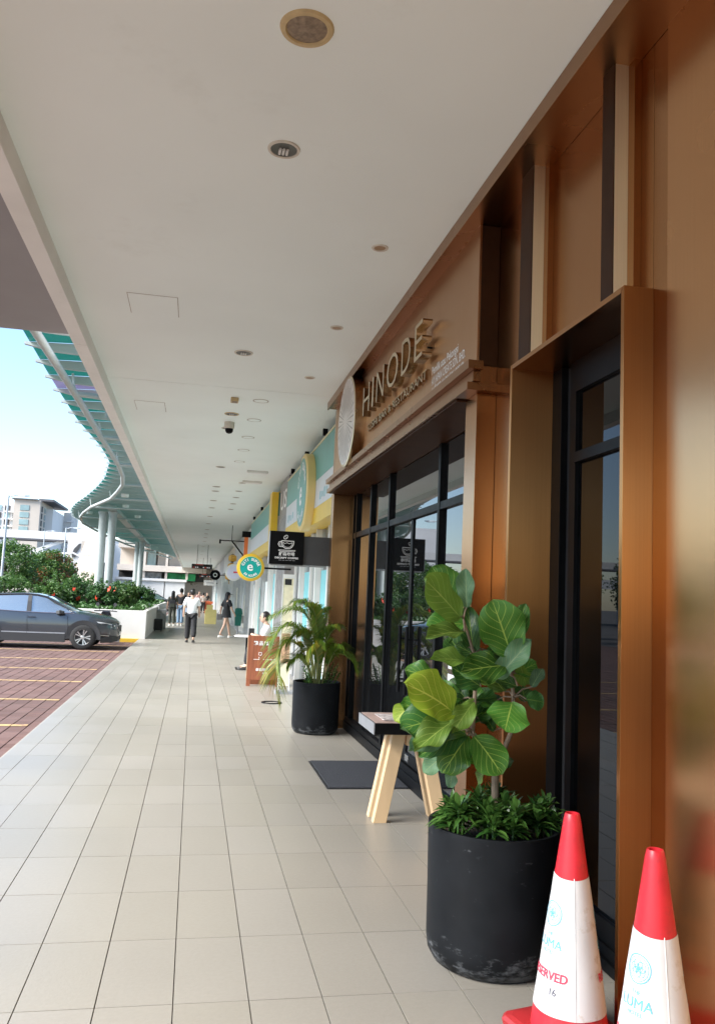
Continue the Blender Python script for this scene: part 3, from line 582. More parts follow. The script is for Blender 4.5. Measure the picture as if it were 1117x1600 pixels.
for k in range(5):
    z = 16.2-1.42*k; w_ = bx(ap, 'window', WGL, -34.4, -32.7, 169.9, 170.05, z, z+1.05); bx(w_, 'frame', LTB, -34.5, -34.41, 169.85, 170.04, z-.1, z+1.1) if False else None
    for q in range(3):
        a = -39.2+1.75*q*.9
        bx(ap, 'window', [WGL, DKO][(k+q) % 2], a, a+1.0, 171.85, 172.05, z-.2, z+.9)
    bx(ap, 'balcony', LTB, -37.8, -35.7, 171.2, 171.84, z-.45, z-.2); bx(ap, 'balcony', LTB, -28.4, -26.8, 189.2, 189.9, z-.4, z-.15)
    for q in range(4): bx(ap, 'window', [DKO, WGL][q % 2], -30.69, -30.62, 171.5+3.2*q, 172.8+3.2*q, z, z+1.1)
fb = thing('footbridge', 'white footbridge with slanted struts over the road behind the trees', 'bridge', (-17, 110, 0))
bx(fb, 'deck', CONC, -60, -15.9, 108.5, 112, 7.45, 8.42); bx(fb, 'deck_underside', ROOFD, -60, -15.9, 108.3, 112, 7.25, 7.44)
bx(fb, 'lower_chord', LTB, -60, -15.9, 108.5, 109.2, 4.6, 5.9)
for a, b in ((-25.2, -23.2), (-21.0, -23.0), (-20.2, -16.4), (-29.2, -25.6)):
    o = MB().tube([(a if a > b else a, 108.8, 5.8), (b, 108.8, 7.4)], .28, 4).build('strut', LTB, fb); o.data.transform(Matrix.Translation((17, -110, 0)))
wb = thing('white_hall', 'big white building end wall with curved slot right of the footbridge', 'building', (-13.5, 110, 0))
bx(wb, 'wall', CONC, -15.88, -11.2, 108, 125, 0, 8.42); bx(wb, 'wall', LTB, -11.19, -9.6, 109.5, 125, 0, 7.4)
sl = MB(); pts = [(-15.3,5.7),(-15.05,6.4),(-14.5,7.05),(-14.25,7.1),(-14.4,6.5),(-14.75,5.9),(-14.85,5.4),(-15.2,5.25)]
sl.prism(pts, 'y', 107.9, 107.99); o = sl.build('curved_slot', DKO, wb); o.data.transform(Matrix.Translation((13.5, -110, 0)))
o = MB().tube([(-15.2, 107.85, 5.9), (-14.3, 107.85, 5.5)], .14, 4).build('slot_bar', LTB, wb); o.data.transform(Matrix.Translation((13.5, -110, 0)))
SLAT = mat('beige roof slat', (.52,.43,.36), .6, var=.06, scale=.5)
rf = thing('slatted_roof', 'sloping beige slatted roof behind the flowering shrubs', 'roof', (-10, 84, 0))
for t in range(3):
    z0, z1 = 1.5+1.62*t, 1.5+1.62*(t+1)
    for q in range(9):
        f0, f1 = q/9, (q+.86)/9
        L0, L1 = -11.75+.35*t, -11.75+.35*(t+1); Rr = -9.2
        a, b = L0+(Rr-L0)*f0, L0+(Rr-L0)*f1; c, d_ = L1+(Rr-L1)*f1, L1+(Rr-L1)*f0
        y0, y1 = 82+.8*t, 82+.8*(t+.9)
        m = MB().add([(a,y0,z0),(b,y0,z0),(c,y1,z1-.05),(d_,y1,z1-.05),(a,y0+.1,z0),(b,y0+.1,z0),(c,y1+.1,z1-.05),(d_,y1+.1,z1-.05)], [(0,1,2,3),(4,5,6,7),(0,1,5,4),(1,2,6,5),(2,3,7,6),(3,0,4,7)])
        o = m.build('slat', SLAT, rf); o.data.transform(Matrix.Translation((10, -84, 0)))
bx(rf, 'side_wall', mat('dark grey cladding', (.13,.14,.15), .6), -9.19, -8.95, 82.5, 92, 0, 4.2); bx(rf, 'rear_slab', CONC2, -11.2, -9.2, 85, 85.2, 0, 6.2)
# block beyond the end of the canopy
GRN = mat('green advertising board', (.04,.45,.16), .5, var=.35, scale=1.3); PRN = mat('printed hoarding', (.55,.58,.62), .5, var=.55, scale=2.2)
eb = thing('end_building', 'beige building with green boards seen past the canopy columns', 'building', (-3, 90, 0))
bx(eb, 'roof_slab', CONC2, -8, 4, 89, 100, 6.0, 7.4); bx(eb, 'wall', CONC2, -8, 4, 92, 92.3, 0, 6); bx(eb, 'floor_slab', CONC2, -8, 1.2, 89, 92, 3.62, 4.25)
for x in (-5.4, -3.1, -.95): bx(eb, 'column', CONC2, x, x+.25, 89.2, 89.5, 2.9, 6)
for a, b, m in ((-5.9,-5.45,DKO),(-5.1,-4.2,WGL),(-4.0,-3.2,CONC2),(-2.8,-1.1,CONC2)): bx(eb, 'upper_panel', m, a, b, 91.2, 91.4, 4.26, 5.9)
bx(eb, 'lower_recess', DKO, -8, 1, 91.6, 91.9, 2.75, 3.6)
for a, b, m in ((-5.8,-3.5,PRN),(-3.0,-1.45,GRN),(-1.4,.1,GRN)): bx(eb, 'board', m, a, b, 91.0, 91.2, 2.8, 3.55)
bw = thing('white_boundary_wall', 'white roadside wall with capping below the green boards', 'wall', (-3, 88, 0))
bx(bw, 'panel', PLW, -8, -3.05, 87.6, 88.2, 0, 2.6); bx(bw, 'panel', PLW, -2.95, -.95, 87.6, 88.2, 0, 2.6); bx(bw, 'capping', PLW, -8, -.8, 87.4, 88.3, 2.62, 2.86)
gd = thing('glazed_kiosk', 'small kiosk with green panels at the end of the walkway', 'kiosk', (0, 100, 0))
for x in (-.9, .25, 1.35): bx(gd, 'post', DKO, x, x+.07, 99.8, 99.95, 0, 3.1)
bx(gd, 'board', GRN, -.8, .22, 99.97, 100.05, 1.2, 2.0); bx(gd, 'board', CREAM, -.8, 1.3, 99.97, 100.05, 2.1, 3.0); bx(gd, 'wall', CREAM, 1.42, 3.4, 100.0, 100.3, 0, 3.4)
bs = thing('end_shrub', 'green bush growing above the boundary wall at the walkway end', 'shrub', (-.2, 93, 2.4)); c = MB(); clumps(c, (0,0,.5), (1.7,1,.8), 26, 40, .45, .12, random.Random(77)); link('foliage', raw(c, 'foliage', [G_LIGHT]), bs)
MB().tube([(0,0,-2.4),(0,0,.5)], .1, 6).build('stem', BARK, bs)
# low far skyline
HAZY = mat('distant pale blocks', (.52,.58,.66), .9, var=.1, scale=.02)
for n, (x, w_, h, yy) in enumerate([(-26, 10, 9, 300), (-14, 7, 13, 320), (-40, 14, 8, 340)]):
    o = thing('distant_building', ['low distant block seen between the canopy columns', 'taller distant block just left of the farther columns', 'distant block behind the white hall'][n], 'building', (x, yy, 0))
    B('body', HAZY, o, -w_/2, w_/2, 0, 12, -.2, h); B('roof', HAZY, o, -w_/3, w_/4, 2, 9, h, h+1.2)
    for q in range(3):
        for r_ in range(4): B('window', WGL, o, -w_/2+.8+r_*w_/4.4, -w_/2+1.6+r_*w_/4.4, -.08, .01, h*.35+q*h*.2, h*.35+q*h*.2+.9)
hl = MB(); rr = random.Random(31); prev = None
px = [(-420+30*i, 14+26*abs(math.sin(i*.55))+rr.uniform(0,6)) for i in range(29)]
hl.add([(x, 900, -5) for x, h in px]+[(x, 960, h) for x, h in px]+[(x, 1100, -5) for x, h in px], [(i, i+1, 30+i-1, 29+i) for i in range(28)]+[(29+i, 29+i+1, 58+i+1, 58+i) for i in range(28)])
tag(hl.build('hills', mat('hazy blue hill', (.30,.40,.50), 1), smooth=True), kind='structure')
# street lamps
LPM = mat('galvanised lamp post', (.45,.48,.50), .45, .3, var=.08, scale=3)
for n, (x, yy, h, arm) in enumerate([(-9.72, 45, 6.25, .5), (-15.6, 90, 7.35, .6), (-9.9, 66, 6.15, .55), (-11.2, 120, 8.0, 1.0)]):
    l = thing('street_lamp', ['tall lamp post at the left edge behind the parked car', 'lamp post in front of the middle of the footbridge', 'lamp post standing right of the reddish trees', 'thin distant lamp post between the canopy columns'][n], 'street lamp', (x, yy, -.13))
    MB().tube([(0,0,0),(0,0,h*.5),(0,0,h+.1)], [.085,.065,.045], 10).build('pole', LPM, l, smooth=True)
    MB().tube([(0,0,h),(arm*.6,0,h+.12),(arm,0,h+.12)], [.03,.03,.03], 8).build('arm', LPM, l)
    MB().loft([[(arm-.05,-.06,h+.08),(arm-.05,.06,h+.08),(arm-.05,.06,h+.15),(arm-.05,-.06,h+.15)],[(arm+.3,-.11,h+.06),(arm+.3,.11,h+.06),(arm+.3,.08,h+.17),(arm+.3,-.08,h+.17)],[(arm+.55,-.05,h+.10),(arm+.55,.05,h+.10),(arm+.55,.05,h+.15),(arm+.55,-.05,h+.15)]]).build('lamp_head', LPM, l)
# building across the car park (seen mirrored in the shop front)
ac = thing('long_building', 'long pale building across the car park behind the tall trees', 'building', (-48, 30, 0))
bx(ac, 'wall', LTB, -60, -48, -40, 95, -.2, 6.5); bx(ac, 'parapet', CONC2, -60.2, -47.6, -40.2, 95.2, 6.5, 7.1)
for q in range(22):
    for z in (.9, 4.1): bx(ac, 'window', WGL, -47.98, -47.9, -37+6*q, -33.5+6*q, z, z+2)
# ================================================================== CEILING FITTINGS
TRIM = mat('fitting trim', (.62,.58,.50), .5, var=.06, scale=20); TRIM_Y = mat('aged plastic trim', (.55,.42,.22), .55, var=.1, scale=20); MESHG = mat('speaker mesh', (.26,.20,.14), .7, var=.3, scale=40); CAN = mat('lamp can', (.07,.068,.062), .3, .4); BULB = mat('unlit lamp tube', (.75,.75,.72), .3)
sp = thing('ceiling_speaker', 'round ceiling speaker with yellowed rim nearest the camera', 'speaker', (.344, 3.471, 4.2))
MB().lathe([(.092, -.006), (.098, -.014), (.118, -.012), (.124, 0)], 40).build('rim', TRIM_Y, sp, smooth=True); MB().lathe([(0, -.012), (.06, -.011), (.095, -.004), (.095, .0)], 40).build('mesh', MESHG, sp, smooth=True)
def downlight(x, y, r, label, group=None, bulbs=True, z=4.2, trim=None):
    d = thing('downlight', label, 'downlight', (x, y, z), 0, group)
    MB().lathe([(r*.80, .0), (r*.82, -.008), (r*.97, -.008), (r, 0)], 28).build('rim', trim or TRIM, d, smooth=True)
    MB().lathe([(0, -.0015), (r*.35, -.002), (r*.8, -.004), (r*.81, -.001)], 28).build('can', CAN, d, smooth=True)
    if bulbs:
        for q in (-1, 0, 1): MB().tube([(q*r*.22, r*.55, -.003), (q*r*.22, -r*.12, -.010)], r*.085, 8).build('lamp_tube', BULB, d, smooth=True)
    return d
downlight(.351, 4.511, .095, 'large open downlight with lamp tubes behind the speaker', bulbs=True)
downlight(.364, 8.636, .10, 'dark downlight to the right of the larger hatch')
for n, y in enumerate((5.652, 7.513, 9.379)):
    s = thing('small_downlight', ['nearest small pale downlight beside the bronze front', 'middle small pale downlight beside the bronze front', 'farthest small pale downlight beside the bronze front'][n], 'downlight', (1.18, y, 4.2), group='small downlights beside the bronze front')
    MB().lathe([(.042, 0), (.044, -.007), (.060, -.006), (.063, 0)], 24).build('rim', TRIM, s, smooth=True); MB().lathe([(0, -.002), (.043, -.003)], 24).build('lens', mat('amber lens', (.38,.25,.15), .4), s)
sq = thing('ceiling_sensor', 'small square beige box on the ceiling before the dome camera', 'sensor', (.371, 10.74, 4.1965)); B('box', TRIM_Y, sq, -.05, .05, -.07, .07, -.05, 0, .006); B('grille', MESHG, sq, -.035, .035, -.05, .05, -.052, -.0505)
downlight(.375, 11.7, .105, 'brown rimmed downlight between the sensor and the dome camera', z=4.1965, trim=TRIM_Y)
dc = thing('dome_camera', 'black dome security camera hanging from the ceiling', 'camera', (.37, 12.3, 4.1965))
MB().lathe([(.075, 0), (.075, -.09), (.06, -.10)], 20).build('housing', TRIM, dc, smooth=True); MB().lathe([(.06, -.10), (.058, -.135), (.04, -.165), (0, -.178)], 20).build('dome', BLACK_METAL, dc, smooth=True); downlight(.36, 12.75, .10, 'downlight just beyond the dome camera', z=4.1965)
for n, y in enumerate((10.755, 12.0, 13.38, 14.62, 15.95)):
    c = thing('cover_plate', 'flush white cap ring in the row beside the fascia, ' + ['nearest', 'second', 'third', 'fourth', 'farthest'][n], 'ceiling cap', (.716, y, 4.1965), group='flush white caps in the ceiling')
    MB().lathe([(0, -.003), (.088, -.004), (.09, 0)], 28).build('cap', CEIL, c, smooth=True); MB().lathe([(.09, -.0005), (.091, -.0045), (.104, -.0045), (.105, 0)], 28).build('ring', mat('grey ring', (.42,.39,.34), .6), c, smooth=True)
for y in (16.8, 20.0, 20.9, 23.1, 25.1, 28, 31, 34, 36.5, 39, 42, 47, 52, 57, 63, 70): downlight(.38, y, .10, 'dark downlight in the far ceiling row', 'far ceiling downlights', bulbs=False, z=4.1965)
for y in (19, 20.6, 22, 23.6, 25.2): downlight(.95, y, .09, 'dark downlight in the second far ceiling row', 'second far ceiling downlights', bulbs=False, z=4.1965)
for n, (x, y) in enumerate(((1.15, 17.0), (1.15, 18.6))):
    l = thing('batten_light', ['nearer white batten light by the banded fascia', 'farther white batten light by the banded fascia'][n], 'light', (x, y, 4.1965)); B('body', WHITE_PAINT, l, -.22, .22, -.05, .05, -.04, 0, .005); B('diffuser', WHITE_VINYL, l, -.2, .2, -.035, .035, -.055, -.0405)

# ================================================================== CLAY-BLACK POTS AND PLANTS
POT0 = mat('black moulded pot plain', (.007, .008, .0095), .48, spec=.14, var=.25, scale=6, rvar=.1, dirt=((.10,.11,.12), 3.5, .64, .3), bump=.05, bscale=20)
POT = POT0.copy(); POT.name = 'black moulded pot'
def _scuff(m):
    t = m.node_tree; p = t.nodes['Principled BSDF']; N = t.nodes.new; L = t.links.new; src = p.inputs['Base Color'].links[0].from_socket
    co = N('ShaderNodeTexCoord'); sx = N('ShaderNodeSeparateXYZ'); L(co.outputs['Object'], sx.inputs[0])
    mr = N('ShaderNodeMapRange'); mr.inputs['From Min'].default_value = .17; mr.inputs['From Max'].default_value = .0; L(sx.outputs[2], mr.inputs[0])
    no = N('ShaderNodeTexNoise'); no.inputs['Scale'].default_value = 11; no.inputs['Detail'].default_value = 9; no.inputs['Roughness'].default_value = .72; mp = N('ShaderNodeMapping'); mp.inputs['Scale'].default_value = (1, 1, 2.5); L(co.outputs['Object'], mp.inputs[0]); L(mp.outputs[0], no.inputs[0])
    a = N('ShaderNodeMath'); a.operation = 'MULTIPLY_ADD'; a.inputs[1].default_value = .22; L(mr.outputs[0], a.inputs[0]); L(no.outputs['Fac'], a.inputs[2])
    rp = N('ShaderNodeValToRGB'); rp.color_ramp.elements[0].position = .62; rp.color_ramp.elements[1].position = .78; L(a.outputs[0], rp.inputs[0])
    mx = N('ShaderNodeMix'); mx.data_type = 'RGBA'; mx.inputs['B'].default_value = (.09, .095, .10, 1); L(src, mx.inputs['A']); L(rp.outputs[0], mx.inputs['Factor']); L(mx.outputs['Result'], p.inputs['Base Color'])
_scuff(POT)
def pot(label, loc, r, h):
    p = thing('plant_pot', label, 'pot', loc)
    b = r*.98; prof = [(0, 0), (b*.80, 0), (b*.90, .012), (b*.975, .05), (b, .10), (r*.985, h*.55), (r, h-.012), (r*.995, h), (r*.945, h), (r*.935, h-.012), (r*.92, h-.08), (0, h-.08)]
    MB().lathe(prof, 64).build('body', POT, p, smooth=True); s = MB().lathe([(0, h-.05), (r*.5, h-.045), (r*.915, h-.06)], 32).build('soil', SOIL, p, smooth=True); return p
pot('large black pot holding the fiddle leaf fig beside the cones', (1.455, 3.79, 0), .308, .61)
pot('black pot holding the feathery palm beside the restaurant entrance', (1.545, 10.09, 0), .29, .61)

def fig_leaf_mat(name, col, vein, rough=.33, under=None):
    m = bpy.data.materials.new(name); m.use_nodes = True; t = m.node_tree; p = t.nodes['Principled BSDF']; N = t.nodes.new; L = t.links.new
    uv = N('ShaderNodeUVMap'); sx = N('ShaderNodeSeparateXYZ'); L(uv.outputs[0], sx.inputs[0])
    def M(op, a, b=None, c=None):
        n = N('ShaderNodeMath'); n.operation = op
        for i, v in enumerate((a, b, c)):
            if v is None: continue
            if isinstance(v, (int, float)): n.inputs[i].default_value = v
            else: L(v, n.inputs[i])
        return n.outputs[0]
    oi = N('ShaderNodeObjectInfo'); rnd = oi.outputs['Random']
    u = M('ABSOLUTE', M('MULTIPLY_ADD', sx.outputs[0], 2, -1)); v = sx.outputs[1]
    mid = M('SMOOTH_MIN', 1, M('GREATER_THAN', M('MULTIPLY_ADD', v, -.022, .042), u), .01)
    tt = M('MULTIPLY_ADD', u, -2.7, M('MULTIPLY', v, M('MULTIPLY_ADD', rnd, 2.4, 4.6))); ff = M('ABSOLUTE', M('SUBTRACT', M('FRACT', tt), .5)); lat = M('MULTIPLY', M('GREATER_THAN', .050, M('ADD', ff, M('MULTIPLY', u, .025))), M('LESS_THAN', u, .93))
    t2 = M('MULTIPLY_ADD', u, 9.0, M('MULTIPLY', v, 5.0)); f2 = M('ABSOLUTE', M('SUBTRACT', M('FRACT', t2), .5)); lat2 = M('MULTIPLY', M('GREATER_THAN', .04, f2), .22)
    vv = M('MAXIMUM', M('MAXIMUM', mid, M('MULTIPLY', lat, .75)), lat2)
    no = N('ShaderNodeTexNoise'); no.inputs['Scale'].default_value = 9; co = N('ShaderNodeTexCoord'); L(co.outputs['Object'], no.inputs[0])
    c1 = N('ShaderNodeMix'); c1.data_type = 'RGBA'; c1.inputs['A'].default_value = (*[c*.72 for c in col], 1); c1.inputs['B'].default_value = (*[c*1.3 for c in col], 1); L(no.outputs['Fac'], c1.inputs['Factor'])
    sv = N('ShaderNodeVectorMath'); sv.operation = 'SCALE'; L(c1.outputs['Result'], sv.inputs[0]); L(M('MULTIPLY_ADD', rnd, .7, .7), sv.inputs['Scale']); mx = N('ShaderNodeMix'); mx.data_type = 'RGBA'; L(sv.outputs[0], mx.inputs['A']); mx.inputs['B'].default_value = (*vein, 1); L(vv, mx.inputs['Factor']); L(mx.outputs['Result'], p.inputs['Base Color'])
    p.inputs['Roughness'].default_value = rough; p.inputs['Specular IOR Level'].default_value = .45
    bp = N('ShaderNodeBump'); bp.inputs['Strength'].default_value = .35; bp.inputs['Distance'].default_value = .004; bp.invert = True
    pil = M('MULTIPLY_ADD', M('SINE', M('MULTIPLY', M('ADD', ff, 0), 6.28)), -.3, vv); L(pil, bp.inputs['Height']); L(bp.outputs[0], p.inputs['Normal'])
    o = t.nodes['Material Output']; tl = N('ShaderNodeBsdfTranslucent'); L(mx.outputs['Result'], tl.inputs[0]); ms = N('ShaderNodeMixShader'); ms.inputs[0].default_value = .3; L(p.outputs[0], ms.inputs[1]); L(tl.outputs[0], ms.inputs[2]); L(ms.outputs[0], o.inputs[0])
    MATS[name] = m; return m
FIG = {'g': fig_leaf_mat('fig leaf green', (.058,.175,.024), (.34,.48,.09)), 'd': fig_leaf_mat('fig leaf dark', (.032,.105,.022), (.24,.36,.07)), 'o': fig_leaf_mat('fig leaf underside', (.125,.225,.03), (.34,.45,.10), .5),
       'y': fig_leaf_mat('fig leaf young', (.27,.39,.03), (.58,.62,.11), .42), 'p': fig_leaf_mat('fig leaf pale', (.085,.17,.085), (.24,.34,.15), .5)}
LEAVES=[
(1.351, 3.893, 0.952, 1.196, 3.93, 1.02, 1.05, 'o'),
(1.33, 3.895, 1.047, 1.305, 3.987, 1.221, 0.97, 'g'),
(1.33, 3.867, 1.066, 1.469, 3.912, 1.125, 0.82, 'd'),
(1.328, 3.847, 1.065, 1.259, 3.977, 1.228, 0.82, 'o'),
(1.391, 3.874, 1.156, 1.51, 3.91, 1.164, 1.02, 'g'),
(1.397, 3.884, 1.256, 1.564, 3.965, 1.328, 0.9, 'o'),
(1.341, 3.889, 1.329, 1.269, 3.974, 1.47, 1.04, 'd'),
(1.537, 3.895, 1.06, 1.45, 3.996, 1.187, 0.86, 'd'),
(1.541, 3.905, 1.206, 1.444, 3.985, 1.337, 0.9, 'o'),
(1.589, 3.894, 1.296, 1.708, 3.919, 1.352, 0.99, 'g'),
(1.311, 3.846, 1.422, 1.313, 3.899, 1.364, 0.87, 'd'),
(1.472, 3.881, 0.913, 1.343, 3.945, 0.892, 0.87, 'o'),
(1.377, 3.859, 0.922, 1.322, 3.998, 0.855, 1.03, 'd'),
(1.353, 3.858, 1.044, 1.42, 3.95, 0.984, 1.03, 'd'),
(1.307, 3.88, 1.095, 1.378, 3.93, 1.258, 1.05, 'g'),
(1.385, 3.903, 1.094, 1.521, 4.023, 1.153, 0.86, 'o'),
(1.313, 3.895, 1.167, 1.174, 3.968, 1.217, 0.91, 'g'),
(1.35, 3.881, 1.288, 1.32, 3.985, 1.469, 0.98, 'd'),
(1.4, 3.842, 1.358, 1.519, 3.929, 1.379, 0.91, 'g'),
(1.574, 3.845, 1.065, 1.619, 3.933, 1.006, 0.99, 'o'),
(1.241,3.728,1.569,1.051,3.644,1.737,1.05,'o'),
(1.262,3.836,1.613,1.147,3.878,1.805,1.0,'g'),
(1.294,3.8,1.611,1.28,3.8,1.795,0.55,'p'),
(1.275,3.782,1.536,1.098,3.761,1.535,0.95,'g'),
(1.256,3.716,1.502,1.058,3.618,1.492,0.5,'o'),
(1.348,3.83,1.393,1.318,3.865,1.615,0.5,'d'),
(1.502,3.74,1.4,1.384,3.67,1.638,1.05,'g'),
(1.514,3.764,1.435,1.559,3.722,1.637,0.6,'g'),
(1.359,3.818,1.384,1.26,3.839,1.432,0.8,'d'),
(1.283,3.74,1.365,1.098,3.67,1.383,0.45,'o'),
(1.47,3.728,1.351,1.24,3.644,1.333,0.8,'g'),
(1.433,3.74,1.285,1.564,3.67,1.473,0.55,'p'),
(1.427,3.86,1.41,1.576,3.93,1.358,0.8,'d'),
(1.168,3.824,1.268,1.018,3.852,1.31,0.95,'g'),
(1.207,3.692,1.136,0.981,3.566,1.273,1.0,'y'),
(1.231,3.788,1.103,0.99,3.774,1.156,0.7,'g'),
(1.041,3.8,1.154,0.958,3.8,1.077,1.1,'y'),
(1.232,3.74,1.102,0.974,3.67,1.078,0.95,'d'),
(1.223,3.704,1.101,1.007,3.592,0.993,0.5,'o'),
(1.221,3.728,1.064,1.0,3.644,0.975,0.45,'p'),
(1.289,3.752,1.028,1.058,3.696,0.956,0.85,'d'),
(1.293,3.74,1.016,1.166,3.67,0.874,0.95,'g'),
(1.205,3.812,0.912,1.113,3.826,0.837,0.9,'p'),
(1.261,3.83,0.855,1.256,3.865,0.755,0.75,'p'),
(1.319,3.716,1.022,1.426,3.618,0.881,1.1,'g'),
(1.501,3.71,1.182,1.429,3.605,1.075,1.45,'g'),
(1.608,3.8,1.185,1.7,3.8,1.174,1.35,'d'),
(1.649,3.83,1.24,1.714,3.865,1.327,0.75,'p'),
(1.598,3.86,1.348,1.659,3.93,1.233,0.75,'o'),
(1.567,3.812,1.244,1.466,3.826,1.277,0.85,'d'),
(1.372,3.788,1.242,1.227,3.774,1.329,1.0,'d'),
(1.337,3.872,1.162,1.273,3.956,1.255,0.75,'d'),
(1.367,3.836,1.175,1.497,3.878,1.185,0.6,'d'),
(1.316,3.716,1.182,1.188,3.618,1.064,0.55,'o'),
(1.477,3.872,1.021,1.434,3.956,1.115,0.7,'d'),
(1.438,3.872,0.829,1.417,3.956,0.764,1.0,'o'),
(1.535,3.872,0.837,1.587,3.956,0.883,0.8,'d'),
(1.48,3.89,1.158,1.445,3.995,1.212,0.8,'d'),
(1.414,3.896,1.057,1.526,4.008,1.101,0.8,'d'),
(1.519,3.872,1.445,1.423,3.956,1.488,0.8,'d'),
(1.297,3.884,1.017,1.238,3.982,1.075,0.9,'d'),
(1.639,3.884,1.162,1.66,3.982,1.236,0.9,'d')
]
def fig_leaf(Bp, Tp, wf, key, rn, parent, orgn):
    Bp = Vector(Bp); Tp = Vector(Tp); d = Tp-Bp; Ln = d.length*1.03; d.normalize()
    view = Vector((-.36, -.93, .12)); up_ = Vector((0, 0, 1))
    n = (view*rn.uniform(.75, 1)+up_*rn.uniform(.05, .55)+Vector((rn.uniform(-.3,.3), 0, 0))).normalized(); n = (n-d*n.dot(d)).normalized(); s = d.cross(n)
    nu, nv = 8, 17; vs = []; uvs = []; drp = rn.uniform(.03, .13); fold = rn.uniform(-.03, .16)+(.25 if wf < .7 else 0); ph = rn.uniform(0, 6); wv = rn.uniform(.012, .03)
    for j in range(nv+1):
        v = j/nv; h = (math.sin(math.pi*v**.88)**.46 if 0 < v < 1 else 0)*(.70+.30*min(1, v/.6))*(1-.08*math.exp(-((v-.30)/.12)**2)); h *= Ln*.43*max(wf, .66)
        if v == 0: h = .004
        if v == 1: h = .004
        for i in range(nu+1):
            u = i/nu*2-1; a = abs(u)
            x = u*h*(1-abs(fold)*.4); z = fold*h*a*1.2 + Ln*(-drp*(v-.25)**2*2) + wv*math.sin(v*11+ph+(0 if u > 0 else 1.7))*a**2*Ln*3.5 - .035*Ln*math.cos(u*3.14)*.5
            vs.append(tuple(Bp+d*(v*Ln)+s*x+n*z-orgn)); uvs.append((i/nu, v))
    fs = [(j*(nu+1)+i, j*(nu+1)+i+1, (j+1)*(nu+1)+i+1, (j+1)*(nu+1)+i) for j in range(nv) for i in range(nu)]
    me = bpy.data.meshes.new('leaf'); me.from_pydata(vs, [], fs); ul = me.uv_layers.new(name='UVMap')
    for lp in me.loops: ul.data[lp.index].uv = uvs[lp.vertex_index]
    me.materials.append(FIG[key]); me.polygons.foreach_set('use_smooth', [True]*len(me.polygons)); return link('leaf', me, parent)
fo = Vector((1.47, 3.82, .55)); fig = thing('fiddle_leaf_fig', 'fiddle leaf fig with big glossy leaves in the near black pot', 'plant', fo)
FBARK = mat('fig bark', (.22,.16,.11), .85, var=.3, scale=18, bump=.4, bscale=50)
stm = MB()
for pts, rr in (([(1.468,3.82,.52),(1.471,3.82,.684),(1.467,3.82,.82),(1.504,3.83,.916),(1.562,3.85,1.038),(1.567,3.86,1.185),(1.534,3.84,1.395)], [.020,.019,.017,.013,.011,.010,.007]), ([(1.467,3.82,.82),(1.39,3.8,.948),(1.336,3.79,1.019),(1.252,3.77,1.111)], [.015,.012,.010,.007]), ([(1.336,3.79,1.019),(1.353,3.82,1.165),(1.361,3.82,1.353),(1.344,3.82,1.393),(1.276,3.79,1.556)], [.012,.010,.008,.007,.006])): stm.tube([Vector(p)-fo for p in pts], rr, 9)
stm.build('stem', FBARK, fig, smooth=True)
rn = random.Random(21)
STEMP = [Vector(p) for p in [(1.467,3.82,.82),(1.504,3.83,.916),(1.562,3.85,1.038),(1.567,3.86,1.185),(1.55,3.85,1.29),(1.534,3.84,1.395),(1.39,3.8,.948),(1.336,3.79,1.019),(1.252,3.77,1.111),(1.345,3.8,1.09),(1.353,3.82,1.165),(1.357,3.82,1.26),(1.361,3.82,1.353),(1.344,3.82,1.393),(1.31,3.8,1.47),(1.276,3.79,1.556)]]
for a in LEAVES:
    fig_leaf(a[0:3], a[3:6], a[6], a[7], rn, fig, fo); b = Vector(a[0:3]); q = min(STEMP, key=lambda s: (s-b).length); MB().tube([q-fo, (q+b)/2+Vector((0,0,.015))-fo, b-fo], [.005,.004,.0035], 5).build('petiole', FBARK, fig, smooth=True)
G_DRA = leafmat('dracaena leaves', (.025,.085,.016), (.085,.18,.035), .2, .3)
def blade(mb, p, d, L_, W, droop, rn, n=4):
    d = d.normalized(); s = d.cross(Vector((0,0,1))); s = s.normalized() if s.length > .1 else Vector((1,0,0)); base = len(mb.v); vs = []
    for k in range(n+1):
        t = k/n; c = p+d*(L_*t)+Vector((0,0,-droop*L_*t*t)); w_ = W*math.sin(math.pi*(.12+.88*t))**.8 if k < n else .0008; vs += [c-s*w_, c+Vector((0,0,-w_*.5)), c+s*w_]
    fs = []
    for k in range(n): fs += [(3*k, 3*k+1, 3*k+4, 3*k+3), (3*k+1, 3*k+2, 3*k+5, 3*k+4)]
    mb.add(vs, fs)
for n, (cx, cy, k, lb) in enumerate([(1.27, 3.71, 11, 'left clump of glossy low leaves in the near black pot'), (1.40, 3.64, 11, 'middle clump of glossy low leaves at the pot front'), (1.60, 3.70, 11, 'right clump of glossy low leaves in the near black pot'), (1.44, 3.93, 8, 'rear clump of glossy low leaves behind the fig stem')]):
    pl = thing('dracaena', lb, 'plant', (cx, cy, .555)); c = MB(); rr = random.Random(80+n)
    for q in range(k):
        bx_, by_ = rr.uniform(-.11, .11), rr.uniform(-.09, .09); hh = rr.uniform(.04, .13)
        if math.hypot(cx+bx_-1.455, cy+by_-3.79) > .27: bx_ *= .3; by_ *= .3
        for g_ in range(22):
            an = g_*2.4+rr.random(); el = .15+1.15*(g_/22)**1.1; d = Vector((math.cos(an)*math.cos(el), math.sin(an)*math.cos(el), math.sin(el)))
            blade(c, Vector((bx_, by_, hh+.035*g_/22)), d, rr.uniform(.085, .13), rr.uniform(.010, .0155), rr.uniform(.2, .65), rr, 3)
        c.tube([(bx_, by_, -.03), (bx_, by_, hh+.03)], .006, 5)
    me = raw(c, 'foliage', [G_DRA]); me.polygons.foreach_set('use_smooth', [True]*len(me.polygons)); tag(link('foliage', me, pl), kind='stuff')
